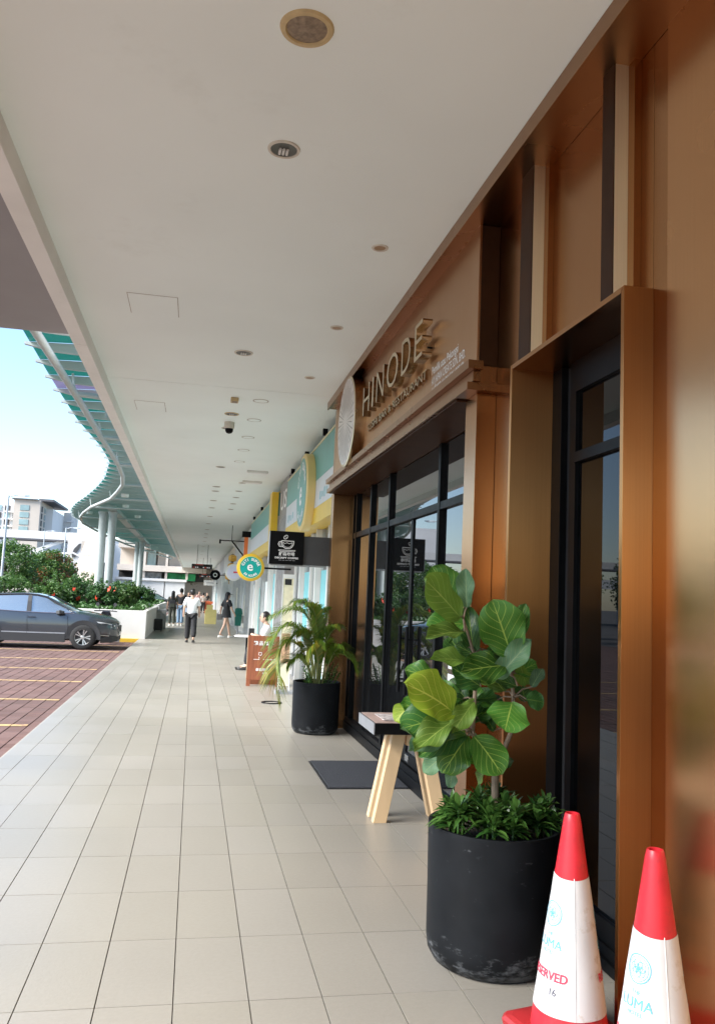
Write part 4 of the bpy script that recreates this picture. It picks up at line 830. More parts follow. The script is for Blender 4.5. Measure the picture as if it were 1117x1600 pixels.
# feathery palm
G_PALM = leafmat('palm leaflets', (.085,.19,.022), (.22,.31,.035), .35, .4); G_PALMY = leafmat('yellowing palm leaflets', (.22,.26,.03), (.42,.32,.035), .3, .45); PSTEM = mat('palm cane', (.28,.30,.10), .5, var=.25, scale=14)
po = Vector((1.55, 10.09, .55)); pm = thing('areca_palm', 'feathery palm with yellowing fronds in the far black pot', 'palm', po)
FR = [([(1.56,10.09,.55),(1.50,10.05,1.0),(1.40,10.0,1.36),(1.20,9.92,1.47),(.93,9.85,1.40)],0),([(1.54,10.06,.55),(1.42,10.0,.95),(1.29,9.9,1.22),(1.08,9.8,1.27),(.92,9.72,1.10)],0),([(1.51,10.05,.55),(1.38,9.95,.9),(1.25,9.85,1.07),(1.08,9.78,1.06),(1.0,9.72,.80),(1.04,9.70,.42)],1),
      ([(1.60,10.1,.55),(1.65,10.05,.86),(1.75,10.0,.955),(1.87,9.95,.94),(1.97,9.9,.84)],0),([(1.57,10.1,.55),(1.54,10.1,1.08),(1.47,10.1,1.40),(1.36,10.05,1.54),(1.22,10.0,1.57)],0),([(1.57,10.12,.55),(1.59,10.12,1.05),(1.625,10.1,1.35),(1.66,10.08,1.50)],0),([(1.6,10.08,.55),(1.67,10.0,.84),(1.73,9.92,1.0),(1.80,9.86,1.04)],0),
      ([(1.53,10.12,.55),(1.45,10.1,.95),(1.36,10.05,1.17),(1.26,9.98,1.20)],1),([(1.55,10.05,.55),(1.52,9.95,.9),(1.45,9.86,1.05),(1.36,9.78,1.0)],1),([(1.5,10.05,.55),(1.40,9.98,.8),(1.28,9.9,.9),(1.16,9.83,.86)],0),([(1.56,10.14,.55),(1.56,10.2,1.0),(1.54,10.26,1.3),(1.48,10.28,1.42)],0),([(1.55,10.1,.55),(1.52,10.08,1.0),(1.5,10.02,1.3),(1.44,9.95,1.48),(1.33,9.88,1.55)],0),([(1.57,10.08,.55),(1.60,10.02,.95),(1.66,9.96,1.2),(1.75,9.9,1.28)],0),([(1.53,10.1,.55),(1.47,10.06,.9),(1.38,10.02,1.12),(1.25,9.96,1.18),(1.14,9.9,1.10)],0),([(1.55,10.06,.55),(1.54,9.98,.85),(1.56,9.88,1.05),(1.60,9.8,1.08)],0)]
def cr(pts, t):
    n = len(pts)-1; x = min(t*n, n-1e-6); i = int(x); f = x-i; P0, P1, P2, P3 = [Vector(pts[min(max(q, 0), n)]) for q in (i-1, i, i+1, i+2)]
    return .5*((2*P1)+(P2-P0)*f+(2*P0-5*P1+4*P2-P3)*f*f+(3*P1-P0-3*P2+P3)*f**3)
for n, (pts, yl) in enumerate(FR):
    rr = random.Random(100+n); c = MB(); K = 14; c.tube([cr(pts, k/K)-po for k in range(K+1)], [.009*(1-.75*k/K) for k in range(K+1)], 6, mi=1)
    N_ = 88
    for k in range(N_):
        t = .30+.70*k/(N_-1); p = cr(pts, t); d = (cr(pts, min(1, t+.02))-cr(pts, t-.02)).normalized(); sd_ = d.cross(Vector((0,0,1)));  sd_ = sd_.normalized() if sd_.length > .05 else Vector((0,1,0)); upn = sd_.cross(d)
        L_ = .31*math.sin(math.pi*(.18+.72*(t-.3)/.7))*rr.uniform(.85, 1.1)
        for sg_ in (-1, 1):
            dd = (d*.75+sd_*sg_*.62+upn*rr.uniform(.15, .45)).normalized(); s = dd.cross(upn).normalized(); a = p-po; W = .0058
            q1 = a+dd*L_*.5+Vector((0,0,-.02)); q2 = a+dd*L_*.95+Vector((0,0,-.05-.28*L_-rr.uniform(0,.04)))
            c.add([a-s*W*.5, a+s*W*.5, q1+s*W, q2, q1-s*W], [(0,1,2,4), (4,2,3)], 2 if (yl and rr.random() < .5) or rr.random() < .06 else 0)
    link('frond', raw(c, 'frond', [G_PALM, PSTEM, G_PALMY]), pm)
cn = MB()
for a in range(7): cn.tube([Vector((math.cos(a)*.06, math.sin(a)*.05, -.05)), Vector((math.cos(a)*.09+.01, math.sin(a)*.07, .45))], [.013, .009], 7)
cn.build('canes', PSTEM, pm, smooth=True)
G_ZZ = leafmat('round glossy leaves', (.03,.09,.02), (.09,.19,.04), .15, .25); zz = thing('glossy_underplant', 'glossy green underplanting at the foot of the palm', 'plant', (1.545, 10.09, .56)); c = MB(); rr = random.Random(5)
for a in range(18):
    an = rr.uniform(0, 6.28); r0 = rr.uniform(.03, .2); tip = Vector((math.cos(an)*(r0+.1), math.sin(an)*(r0+.1), rr.uniform(.12, .30))); b = Vector((math.cos(an)*r0, math.sin(an)*r0, -.02)); c.tube([b, tip], .005, 5)
    for k in range(9):
        p = b.lerp(tip, .25+.08*k); dd = Vector((-math.sin(an)*(1 if k % 2 else -1)+math.cos(an)*.5, math.cos(an)*(1 if k % 2 else -1)+math.sin(an)*.5, .5)).normalized(); blade(c, p, dd, .062, .014, .25, rr, 3)
tag(link('foliage', raw(c, 'foliage', [G_ZZ]), zz), kind='stuff')

# ================================================================== MENU STAND, MAT, CONES
PINE = mat('pale pine', (.66,.46,.26), .55, var=.12, scale=5, stretch=(1, 1, .08), detail=6); TOPW = mat('table top laminate', (.46,.33,.28), .5, var=.08, scale=6); SIDE = mat('brushed silver edge', (.36,.37,.39), .4, .5, var=.08, scale=8)
ms_ = thing('menu_stand', 'small stand with splayed pine legs and black edged top by the entrance', 'stand', (1.66, 6.15, 0))
B('tray', BLACK_METAL, ms_, -.32, .32, -.26, .29, .665, .745, .003); B('tray_edge', SIDE, ms_, -.327, -.3205, -.26, .29, .665, .747); B('table_top', TOPW, ms_, -.31, .31, -.25, .28, .7455, .7495)
def leg(x0, x1, y0, y1):
    a = .05
    return MB().prism([(x0-a, 0), (x0+a, 0), (x1+a, .664), (x1-a, .664)], 'y', y0, y1).build('leg', PINE, ms_, bevel=.003)
for y0, y1, sh in ((-.085, -.015, 0), (.085, .155, -.0)):
    leg(-.215+sh, -.085, y0, y1); leg(.255, .10, y0, y1)
B('cross_block', PINE, ms_, -.03, .045, -.0845, -.0155, .56, .664); B('cross_block', PINE, ms_, -.03, .045, .0855, .1545, .56, .664); B('cross_block', PINE, ms_, -.12, .13, -.0145, .0845, .60, .664)
PRINT = mat('printed menu page', (.62,.55,.52), .4, var=.55, scale=26, detail=2)
mn = thing('menu_card', 'open printed menu lying on the small stand', 'menu', (1.62, 6.12, .75)); B('page', PRINT, mn, -.20, .0, -.15, .15, .0, .006).rotation_euler = (0, R(2), 0); B('page', WHITE_VINYL, mn, .002, .2, -.15, .15, .0, .006); B('photo', mat('food photo', (.35,.16,.08), .4, var=.6, scale=30), mn, .02, .18, -.1, .12, .0062, .0075)
for q in range(6): B('text_block', BLACK_MATTE, mn, -.18+.06*(q % 3), -.14+.06*(q % 3), -.12+.13*(q//3), -.03+.13*(q//3), .0062, .0072)
MATM = mat('dark doormat', (.022,.024,.030), .95, var=.4, scale=120, bump=.8, bscale=180)
dm = thing('doormat', 'charcoal ribbed doormat in front of the glass entrance', 'doormat', (1.6, 7.72, 0)); B('pile', MATM, dm, -.355, .345, -.58, .58, .006, .014, .003); B('backing', BLACK_MATTE, dm, -.375, .347, -.59, .59, .001, .0058)
RED = mat('red cone plastic', (.62,.018,.03), .38, var=.16, scale=7, rvar=.08, dirt=((.25,.03,.035), 6, .54, .7)); REDB = mat('dark red cone base', (.30,.018,.02), .5, var=.25, scale=9)
SLEEVE = mat('worn white sleeve', (.60,.59,.585), .45, var=.07, scale=4, dirt=((.36,.28,.17), 8, .55, .75), bump=.06, bscale=14); CYAN = mat('pale blue print', (.12,.42,.56), .5); CRED = mat('red print', (.62,.05,.09), .5); INK = mat('dark ink', (.06,.06,.09), .5)
SLV2 = mat('flaking sleeve patch', (.48,.43,.36), .55, var=.35, scale=30)
def coneR(z): return .03+(.83-z)*.147
def wrap(me, ang, z0, off=.0045):
    for v in me.vertices:
        z = z0+v.co.y; r = coneR(z)+off; a = ang+v.co.x/r; v.co = (r*math.cos(a), r*math.sin(a), z)
def ctext(s, size, ang, z, m, par, bold=0, width=None):
    me = text_mesh(s, size, align='CENTER', bold=bold, width=width); wrap(me, ang, z); me.materials.append(m); link('lettering', me, par)
def cone(label, loc, rz, sleeve_top, num=True):
    c = thing('traffic_cone', label, 'traffic cone', loc, rz, None)
    MB().lathe([(coneR(.03), .03), (coneR(.10), .10), (coneR(.80), .80), (.029, .826), (.0265, .83), (.021, .829), (.02, .80), (.05, .62)], 48).build('body', RED, c, smooth=True)
    b = MB(); rg = []
    for z, q in ((.0, .19), (.022, .195), (.034, .185), (.04, .165)):
        rg.append([(q*x, q*y, z) for x, y in ((-1,-.85),(-.85,-1),(.85,-1),(1,-.85),(1,.85),(.85,1),(-.85,1),(-1,.85))])
    b.loft(rg).build('base', REDB, c)
    sl = MB(); n = 72; z0, z1 = .115, sleeve_top; ring = []
    for k in range(7):
        ring.append([]); 
        for j in range(n):
            a = 2*math.pi*j/n; zt = z0+(z1+.012*math.cos(a*1.0+2.2)-z0)*k/6; r = coneR(zt)+.0022+.0008*math.sin(a*7+k*2); ring[-1].append((r*math.cos(a), r*math.sin(a), zt))
    sl.loft(ring, caps=False).build('sleeve', SLEEVE, c, smooth=True)
    for off_ in (0, 2.75):
        em_ = MB(); r0 = .042; zc = .462
        def flat(r1, r2, cx_, cy_, nn=36):
            b_ = len(em_.v); pts = []
            for j in range(nn):
                t = 2*math.pi*j/nn; pts += [(cx_+r1*math.cos(t), cy_+r1*math.sin(t)), (cx_+r2*math.cos(t), cy_+r2*math.sin(t))]
            for x, y in pts:
                z = zc+y; rr_ = coneR(z)+.0042; em_.v.append((rr_*math.cos(off_+x/rr_), rr_*math.sin(off_+x/rr_), z))
            for j in range(nn): em_.f.append((b_+2*j, b_+2*j+1, b_+(2*j+3) % (2*nn), b_+(2*j+2) % (2*nn))); em_.m.append(0)
        flat(r0, r0+.0032, 0, 0); flat(r0-.0065, r0-.005, 0, 0)
        for k in range(5): flat(.0150, .0166, .0125*math.cos(k*1.257+.5), .0125*math.sin(k*1.257+.5), 20)
        for k in range(5): flat(.0065, .0078, .008*math.cos(k*1.257), .008*math.sin(k*1.257), 14)
        me = bpy.data.meshes.new('emblem'); me.from_pydata(em_.v, [], em_.f); me.materials.append(CYAN); link('emblem', me, c)
        ctext('THE', .019, off_, .385, CYAN, c); ctext('LUMA', .046, off_, .343, CYAN, c, width=None); ctext('HOTEL', .019, off_, .322, CYAN, c)
        ctext('RESERVED', .043, off_+.02, .235, CRED, c, bold=.0012); ctext('16', .034, off_+.35, .185, INK, c)
    se = MB(); a = 1.02
    se.add([((coneR(z)+.0045)*math.cos(a+q), (coneR(z)+.0045)*math.sin(a+q), z) for z in (.117, .35, sleeve_top-.004) for q in (0, .045)], [(0,1,3,2),(2,3,5,4)]); se.build('seam_tape', SLV2 if not num else WHITE_VINYL, c)
    return c
cone('red and white reserved cone touching the near black pot', (1.515, 3.10, 0), R(193), .605)
cone('red and white reserved cone nearest the camera at the right edge', (1.59, 2.63, 0), R(203), .575)

# ================================================================== HANGING SIGNS
cs = thing('coffee_sign', 'black square coffee sign with white cup projecting from the shop wall', 'sign', (1.17, 10.8, 2.26))
B('box', BLACK_METAL, cs, -.226, .226, 0, .13, -.215, .222, .004); B('side_frame', SIDE, cs, -.232, -.2265, .002, .128, -.213, .22); B('arm_box', mat('dark grey arm panel', (.06,.062,.065), .4, var=.1, scale=5), cs, .2265, .59, .02, .12, -.21, .17); B('base_strip', SIDE, cs, -.2, .55, .03, .1, -.232, -.2155)
lg = MB()
def ln(pts, r=.0052): lg.tube([(x, -.001, z) for x, z in pts], r, 6)
ln([(-.075,.095),(-.07,.05),(-.05,.015),(-.02,-.004),(.035,-.004),(.065,.015),(.085,.05),(.09,.095)]); ln([(-.075,.095),(.09,.095)]); ln([(-.055,.078),(-.052,.05),(-.035,.022),(-.01,.012),(.025,.012),(.05,.022),(.067,.05),(.07,.078)], .003)
ln([(-.055,.075),(-.03,.06),(0,.072),(.03,.06),(.07,.075)], .0035); ln([(-.075,.085),(-.105,.08),(-.117,.05),(-.10,.02),(-.06,.018)]); ln([(-.078,.068),(-.095,.065),(-.10,.05),(-.09,.036),(-.07,.034)], .003)
ln([(-.11,-.028),(.115,-.028),(.095,-.045),(-.09,-.045),(-.11,-.028)], .004); ln([(-.02+.03*math.cos(t*.52)*.8+.022*math.sin(t*.52)*.4, .145+.026*math.sin(t*.52)) for t in range(13)], .0042); ln([(-.03,.155),(-.015,.145),(-.005,.13)], .003)
lg.build('cup_logo', WHITE_VINYL, cs)
text('解码咖啡', .05, WHITE_VINYL, cs, (.002, -.003, -.097), FACE_Y, align='CENTER', bold=.0012, spacing=1.15); text('DECRIPT COFFEE', .031, WHITE_VINYL, cs, (.002, -.003, -.140), FACE_Y, align='CENTER', bold=.0012, width=.31); [B('fine_print', SIDE, cs, -.1+.045*q, -.065+.045*q, -.002, -.0003, -.164, -.158) for q in range(5)]
def round_sign(label, loc, r, rim, face, arm):
    s = thing('round_sign', label, 'sign', loc)
    MB().lathe([(0, -.03), (r*.92, -.03), (r, -.02), (r, .05), (0, .05)], 48, axis='y').build('rim', rim, s, smooth=True); MB().lathe([(0, -.034), (r*.78, -.034), (r*.785, -.031), (r*.785, -.028)], 48, axis='y').build('face', face, s)
    MB().tube([(r*.95, .01, 0), (r+arm, .01, 0)], .018, 8).build('arm', BLACK_METAL, s); return s
TEALB = mat('bright teal face', (.0,.36,.31), .4)
rs = round_sign('round teal and yellow sign reading CITI SUPER on a short arm', (1.05, 16.0, 2.152), .265, mat('amber rim', (.74,.45,.03), .4), TEALB, .52)
MB().lathe([(.205, -.0345), (.206, -.037), (.213, -.037), (.214, -.033)], 48, axis='y').build('inner_ring', mat('pale lime ring', (.65,.70,.25), .4), rs)
text('e', .25, WHITE_VINYL, rs, (-.072, -.038, -.062), FACE_Y, bold=.004); arc_text('CITI SUPER', .158, R(160), R(20), .068, WHITE_VINYL, rs, FACE_Y, (0, -.038, 0)); arc_text('24 HOURS', .158, R(228), R(312), .056, WHITE_VINYL, rs, FACE_Y, (0, -.038, 0), True)
r2_ = round_sign('plain white round sign half hidden behind the teal one', (1.36, 29.5, 2.39), .30, WHITE_PAINT, mat('lilac white', (.66,.67,.80), .4), .35); B('print', CRED, r2_, -.02, .2, -.04, -.0345, -.03, .03)
rb_ = round_sign('small black round sign far along the shop row', (1.25, 52, 2.75), .32, BLACK_METAL, BLACK_METAL, .4); MB().lathe([(.08, -.036), (.14, -.036)], 20, axis='y').build('ring_mark', WHITE_VINYL, rb_)
ws = thing('white_box_sign', 'small white box sign above the farthest shop fronts', 'sign', (1.3, 70, 2.45)); B('box', WHITE_PAINT, ws, -.5, .5, 0, .2, -.22, .22, .01); B('print', mat('grey print', (.4,.4,.4), .5), ws, -.3, .3, -.004, -.0005, -.05, .04); B('bracket', BLACK_METAL, ws, .501, .62, .05, .12, -.03, .03)
LANT = mat('amber lantern', (.60,.32,.04), .5, var=.2, scale=12)
for n, (x, z, dy) in enumerate(((1.33, 2.93, 0), (1.31, 2.62, 0), (1.25, 2.26, .3))):
    l = thing('lantern', ['top amber lantern of the hanging string', 'middle amber lantern of the hanging string', 'lowest amber lantern below the white round sign'][n], 'lantern', (x, 30.5+dy, z), group=None)
    MB().lathe([(.05, -.13), (.14, -.09), (.155, 0), (.14, .09), (.05, .13)], 18).build('shade', LANT, l, smooth=True); MB().lathe([(0, -.15), (.055, -.145), (.055, -.125)], 14).build('cap', BLACK_METAL, l); MB().lathe([(.055, .125), (.055, .145), (0, .15)], 14).build('cap', BLACK_METAL, l); MB().tube([(0,0,-.15),(0,0,-.28)], .012, 5).build('tassel', LANT, l); MB().tube([(0,0,.14),(0,0,.19)], .006, 5).build('cord', BLACK_METAL, l)
bf = thing('awning_bracket', 'black steel bracket with strut hanging from the far ceiling', 'bracket', (1.4, 31, 3.6)); MB().tube([(-.55,0,.0),(.5,0,0)], .02, 6).tube([(-.55,0,.03),(-.55,0,-.12)], .035, 6).tube([(.42,0,0),(.42,0,-.35)], .035, 6).build('bar', BLACK_METAL, bf); MB().tube([(-.12,0,0),(.35,0,-.55)], .03, 6).build('strut', BLACK_METAL, bf); MB().tube([(-.16,.02,-.02),(.26,.02,-.5)], .03, 6).build('lamp_tube', BULB, bf); MB().tube([(-.12,0,0),(-.12,0,.58)], .012, 6).build('hanger', BLACK_METAL, bf)
ob = thing('orange_banner', 'narrow orange banner between the banded fascia and the lanterns', 'banner', (1.62, 27.9, 3.2)); B('cloth', ORANGE, ob, -.05, .08, 0, .02, -.3, .35); B('top_bar', BLACK_METAL, ob, -.13, .22, -.01, .03, .351, .55); B('bottom_bar', BLACK_METAL, ob, -.11, .22, -.01, .03, -.5, -.301)
LED = mat('red led dots', (.10,.012,.01), .5, emit=((1, .12, .05), .06)); LEDW = mat('white led dots', (.25,.25,.25), .5, emit=((1, 1, 1), .06))
for n, (y, z, x0, x1) in enumerate(((45, 3.02, -.19, .90), (62, 2.88, .3, 1.35))):
    s = thing('hanging_led_sign', ['nearer black LED sign board hung on rods from the ceiling', 'farther black LED sign board hung on rods from the ceiling'][n], 'sign', ((x0+x1)/2, y, z)); a = (x1-x0)/2
    B('board', BLACK_MATTE, s, -a, a, 0, .12, -.125, .125); [B('led_mark', LEDW if q % 3 else LED, s, -a*.85+q*a*.19, -a*.85+q*a*.19+a*.11, -.006, -.001, -.085, -.025) for q in range(9) if q not in (3, 4)]; B('led_strip', LED, s, -a*.6, a*.1, -.006, -.001, .075, .10)
    for q in (-.5, .5): MB().tube([(q*a, .06, .12), (q*a, .06, 4.1965-z)], .012, 6).build('rod', BLACK_METAL, s)

# ================================================================== STANDING THINGS ON THE WALKWAY
REDW = mat('red brown wood board', (.27,.085,.04), .45, var=.25, scale=4, stretch=(6, 6, .35), detail=6)
ab = thing('sign_board', 'red brown wooden board with white Chinese lettering by the palm', 'board', (1.32, 15.0, 0))
B('panel', REDW, ab, -.30, .30, 0, .035, .11, .895, .004); B('leg', REDW, ab, -.30, -.23, -.005, .04, 0, .109); B('leg', REDW, ab, .23, .30, -.005, .04, 0, .109); MB().prism([(.05, .89), (.30, 0), (.335, 0), (.08, .89)], 'x', -.28, .28).build('rear_panel', REDW, ab); B('side_strip', mat('pale wood edge', (.5,.33,.2), .5), ab, -.308, -.3005, 0, .036, .11, .895)
text('精品咖啡', .082, WHITE_VINYL, ab, (-.20, -.003, .735), FACE_Y, bold=.0015, spacing=1.25); text('解码咖啡', .055, WHITE_VINYL, ab, (-.14, -.003, .275), FACE_Y, bold=.0012, spacing=1.2); text('COFFEE', .03, WHITE_VINYL, ab, (-.02, -.003, .225), FACE_Y, bold=.001)
lg = MB(); ln([(-.19,.475),(-.09,.475),(-.09,.52)], .0045); ln([(-.10,.60),(-.10,.555),(-.07,.545),(-.05,.56),(-.05,.60),(-.10,.60)], .004); ln([(-.02,.475),(.0,.475)], .0045); ln([(.03,.475),(.2,.475)], .0045); lg.build('cup_drawing', WHITE_VINYL, ab)
st_ = thing('menu_standee', 'tall cream menu panel in white frame behind the palm', 'standee', (1.56, 14.0, 0)); B('panel', CREAM, st_, -.065, .105, .0, .02, .12, 1.93); B('frame', WHITE_PAINT, st_, -.08, -.0655, -.005, .025, .05, 2.0); B('frame', WHITE_PAINT, st_, .1055, .12, -.005, .025, .05, 2.0); B('frame', WHITE_PAINT, st_, -.065, .105, -.005, .025, 1.931, 2.0); B('foot', SIDE, st_, -.12, .2, -.12, .14, 0, .05); B('photo', mat('menu photo strip', (.50,.30,.18), .5, var=.5, scale=20), st_, -.05, .09, -.004, -.0005, .5, 1.0); B('header', BLACK_MATTE, st_, -.045, .07, -.004, -.0005, 1.82, 1.92)
fd = thing('floor_disc', 'thin dark metal ring lying on the tiles below the palm', 'ring', (1.27, 12.75, 0)); MB().lathe([(.115, .002), (.12, .014), (.155, .014), (.16, .002)], 28).build('ring', BLACK_METAL, fd, smooth=True)
GBIN = mat('dark green bin plastic', (.0,.10,.075), .45, var=.1, scale=5)
gb = thing('green_bin', 'dark green wall bin hanging by the white shop frames', 'bin', (1.79, 33, .38)); MB().loft([[(-.12,-.1,0),(.12,-.1,0),(.12,.1,0),(-.12,.1,0)],[(-.14,-.12,.45),(.14,-.12,.45),(.14,.12,.45),(-.14,.12,.45)]]).build('body', GBIN, gb, bevel=.01); MB().loft([[(-.16,-.13,.451),(.16,-.13,.451),(.16,.13,.451),(-.16,.13,.451)],[(-.13,-.11,.66),(.13,-.11,.66),(.13,.11,.66),(-.13,.11,.66)],[(-.08,-.06,.70),(.08,-.06,.70),(.08,.06,.70),(-.08,.06,.70)]]).build('lid', GBIN, gb, bevel=.01); B('wall_plate', SIDE, gb, .1405, .22, -.02, .02, .1, .4); MB().tube([(0,.05,-.38),(0,.05,0)], .03, 8).build('post', SIDE, gb)
YB = mat('pale yellow box', (.62,.52,.20), .6, var=.08, scale=4); yb = thing('yellow_box', 'pale yellow box block standing on the walkway beyond the man', 'box', (.95, 44, 0)); B('body', YB, yb, -.30, .30, 0, .5, .0, .74, .01); B('upper_block', YB, yb, -.22, .1, .1, .4, .741, 1.0, .01)
rc = thing('red_counter', 'orange red counter table far down the walkway', 'counter', (1.1, 66, 0)); OR2 = mat('orange red counter', (.55,.12,.04), .5, var=.1, scale=3); B('top', OR2, rc, -.55, .45, 0, .6, .78, .95); B('body', OR2, rc, -.2, .35, .1, .5, 0, .779)
sb = thing('grey_bin', 'grey square bin beside the planter end behind the black bag', 'bin', (-1.30, 36.6, 0)); B('body', mat('grey bin metal', (.28,.28,.27), .5, var=.1, scale=4), sb, -.2, .2, -.2, .2, 0, .78, .01); B('rim', SIDE, sb, -.21, .21, -.21, .21, .781, .82); MB().tube([(-.15,0,.82),(-.15,0,1.0),(.15,0,1.0),(.15,0,.82)], .02, 6).build('handle', SIDE, sb)
bs_ = thing('black_suitcase', 'black suitcase standing against the planter end', 'suitcase', (-1.31, 34.2, 0)); B('body', BLACK_MATTE, bs_, -.17, .17, -.12, .12, .05, .50, .03); MB().tube([(-.08,.1,.5),(-.08,.1,.72),(.08,.1,.72),(.08,.1,.5)], .01, 6).build('handle', SIDE, bs_)
for q in (-.13, .13): MB().lathe([(0,-.02),(.03,-.02),(.03,.02),(0,.02)], 10, (q, 0, .03), axis='x').build('wheel', BLACK_MATTE, bs_)
# ================================================================== CARS
TYRE = mat('tyre rubber', (.018,.018,.018), .8); ALLOY = mat('alloy', (.62,.62,.62), .3, .9); CLAD = mat('black cladding', (.03,.031,.033), .6); CHROME = mat('bright trim', (.75,.75,.75), .15, 1); LENS = mat('lamp lens', (.55,.57,.60), .1, .2, coat=1)
CARGL = mat('car glass', (.45,.50,.50), .05, .85, coat=1)
def wheel_meshes():
    t = MB().lathe([(.215,-.10),(.30,-.105),(.335,-.085),(.345,-.05),(.345,.05),(.335,.085),(.30,.105),(.215,.10)], 32, axis='y').mesh('tyre', TYRE, True)
    r = MB().lathe([(.205,-.06),(.235,-.09),(.242,-.088),(.242,.08),(.2,.08)], 32, axis='y')
    for k in range(5):
        a = k*2*math.pi/5+.3
        for s in (-.16, .16):
            b, e = a+s*.6, a+s*1.25; p = lambda an, rr, yy: (rr*math.sin(an), yy, rr*math.cos(an))
            w0, w1 = .30, .085
            r.add([p(b-w0*.5,.05,-.075), p(b+w0*.5,.05,-.075), p(e+w1,.225,-.085), p(e-w1,.225,-.085), p(b-w0*.5,.05,-.04), p(b+w0*.5,.05,-.04), p(e+w1,.225,-.05), p(e-w1,.225,-.05)], [(0,1,2,3),(4,5,6,7),(0,1,5,4),(1,2,6,5),(2,3,7,6),(3,0,4,7)])
    r.lathe([(0,-.09),(.045,-.088),(.06,-.07),(.06,-.03)], 20, axis='y'); d = MB().lathe([(0,-.02),(.22,-.02),(.22,.0)], 28, axis='y').mesh('brake_disc', mat('dark wheel well', (.02,.02,.021), .7))
    return t, r.mesh('rim', ALLOY, True), d
WM = wheel_meshes()
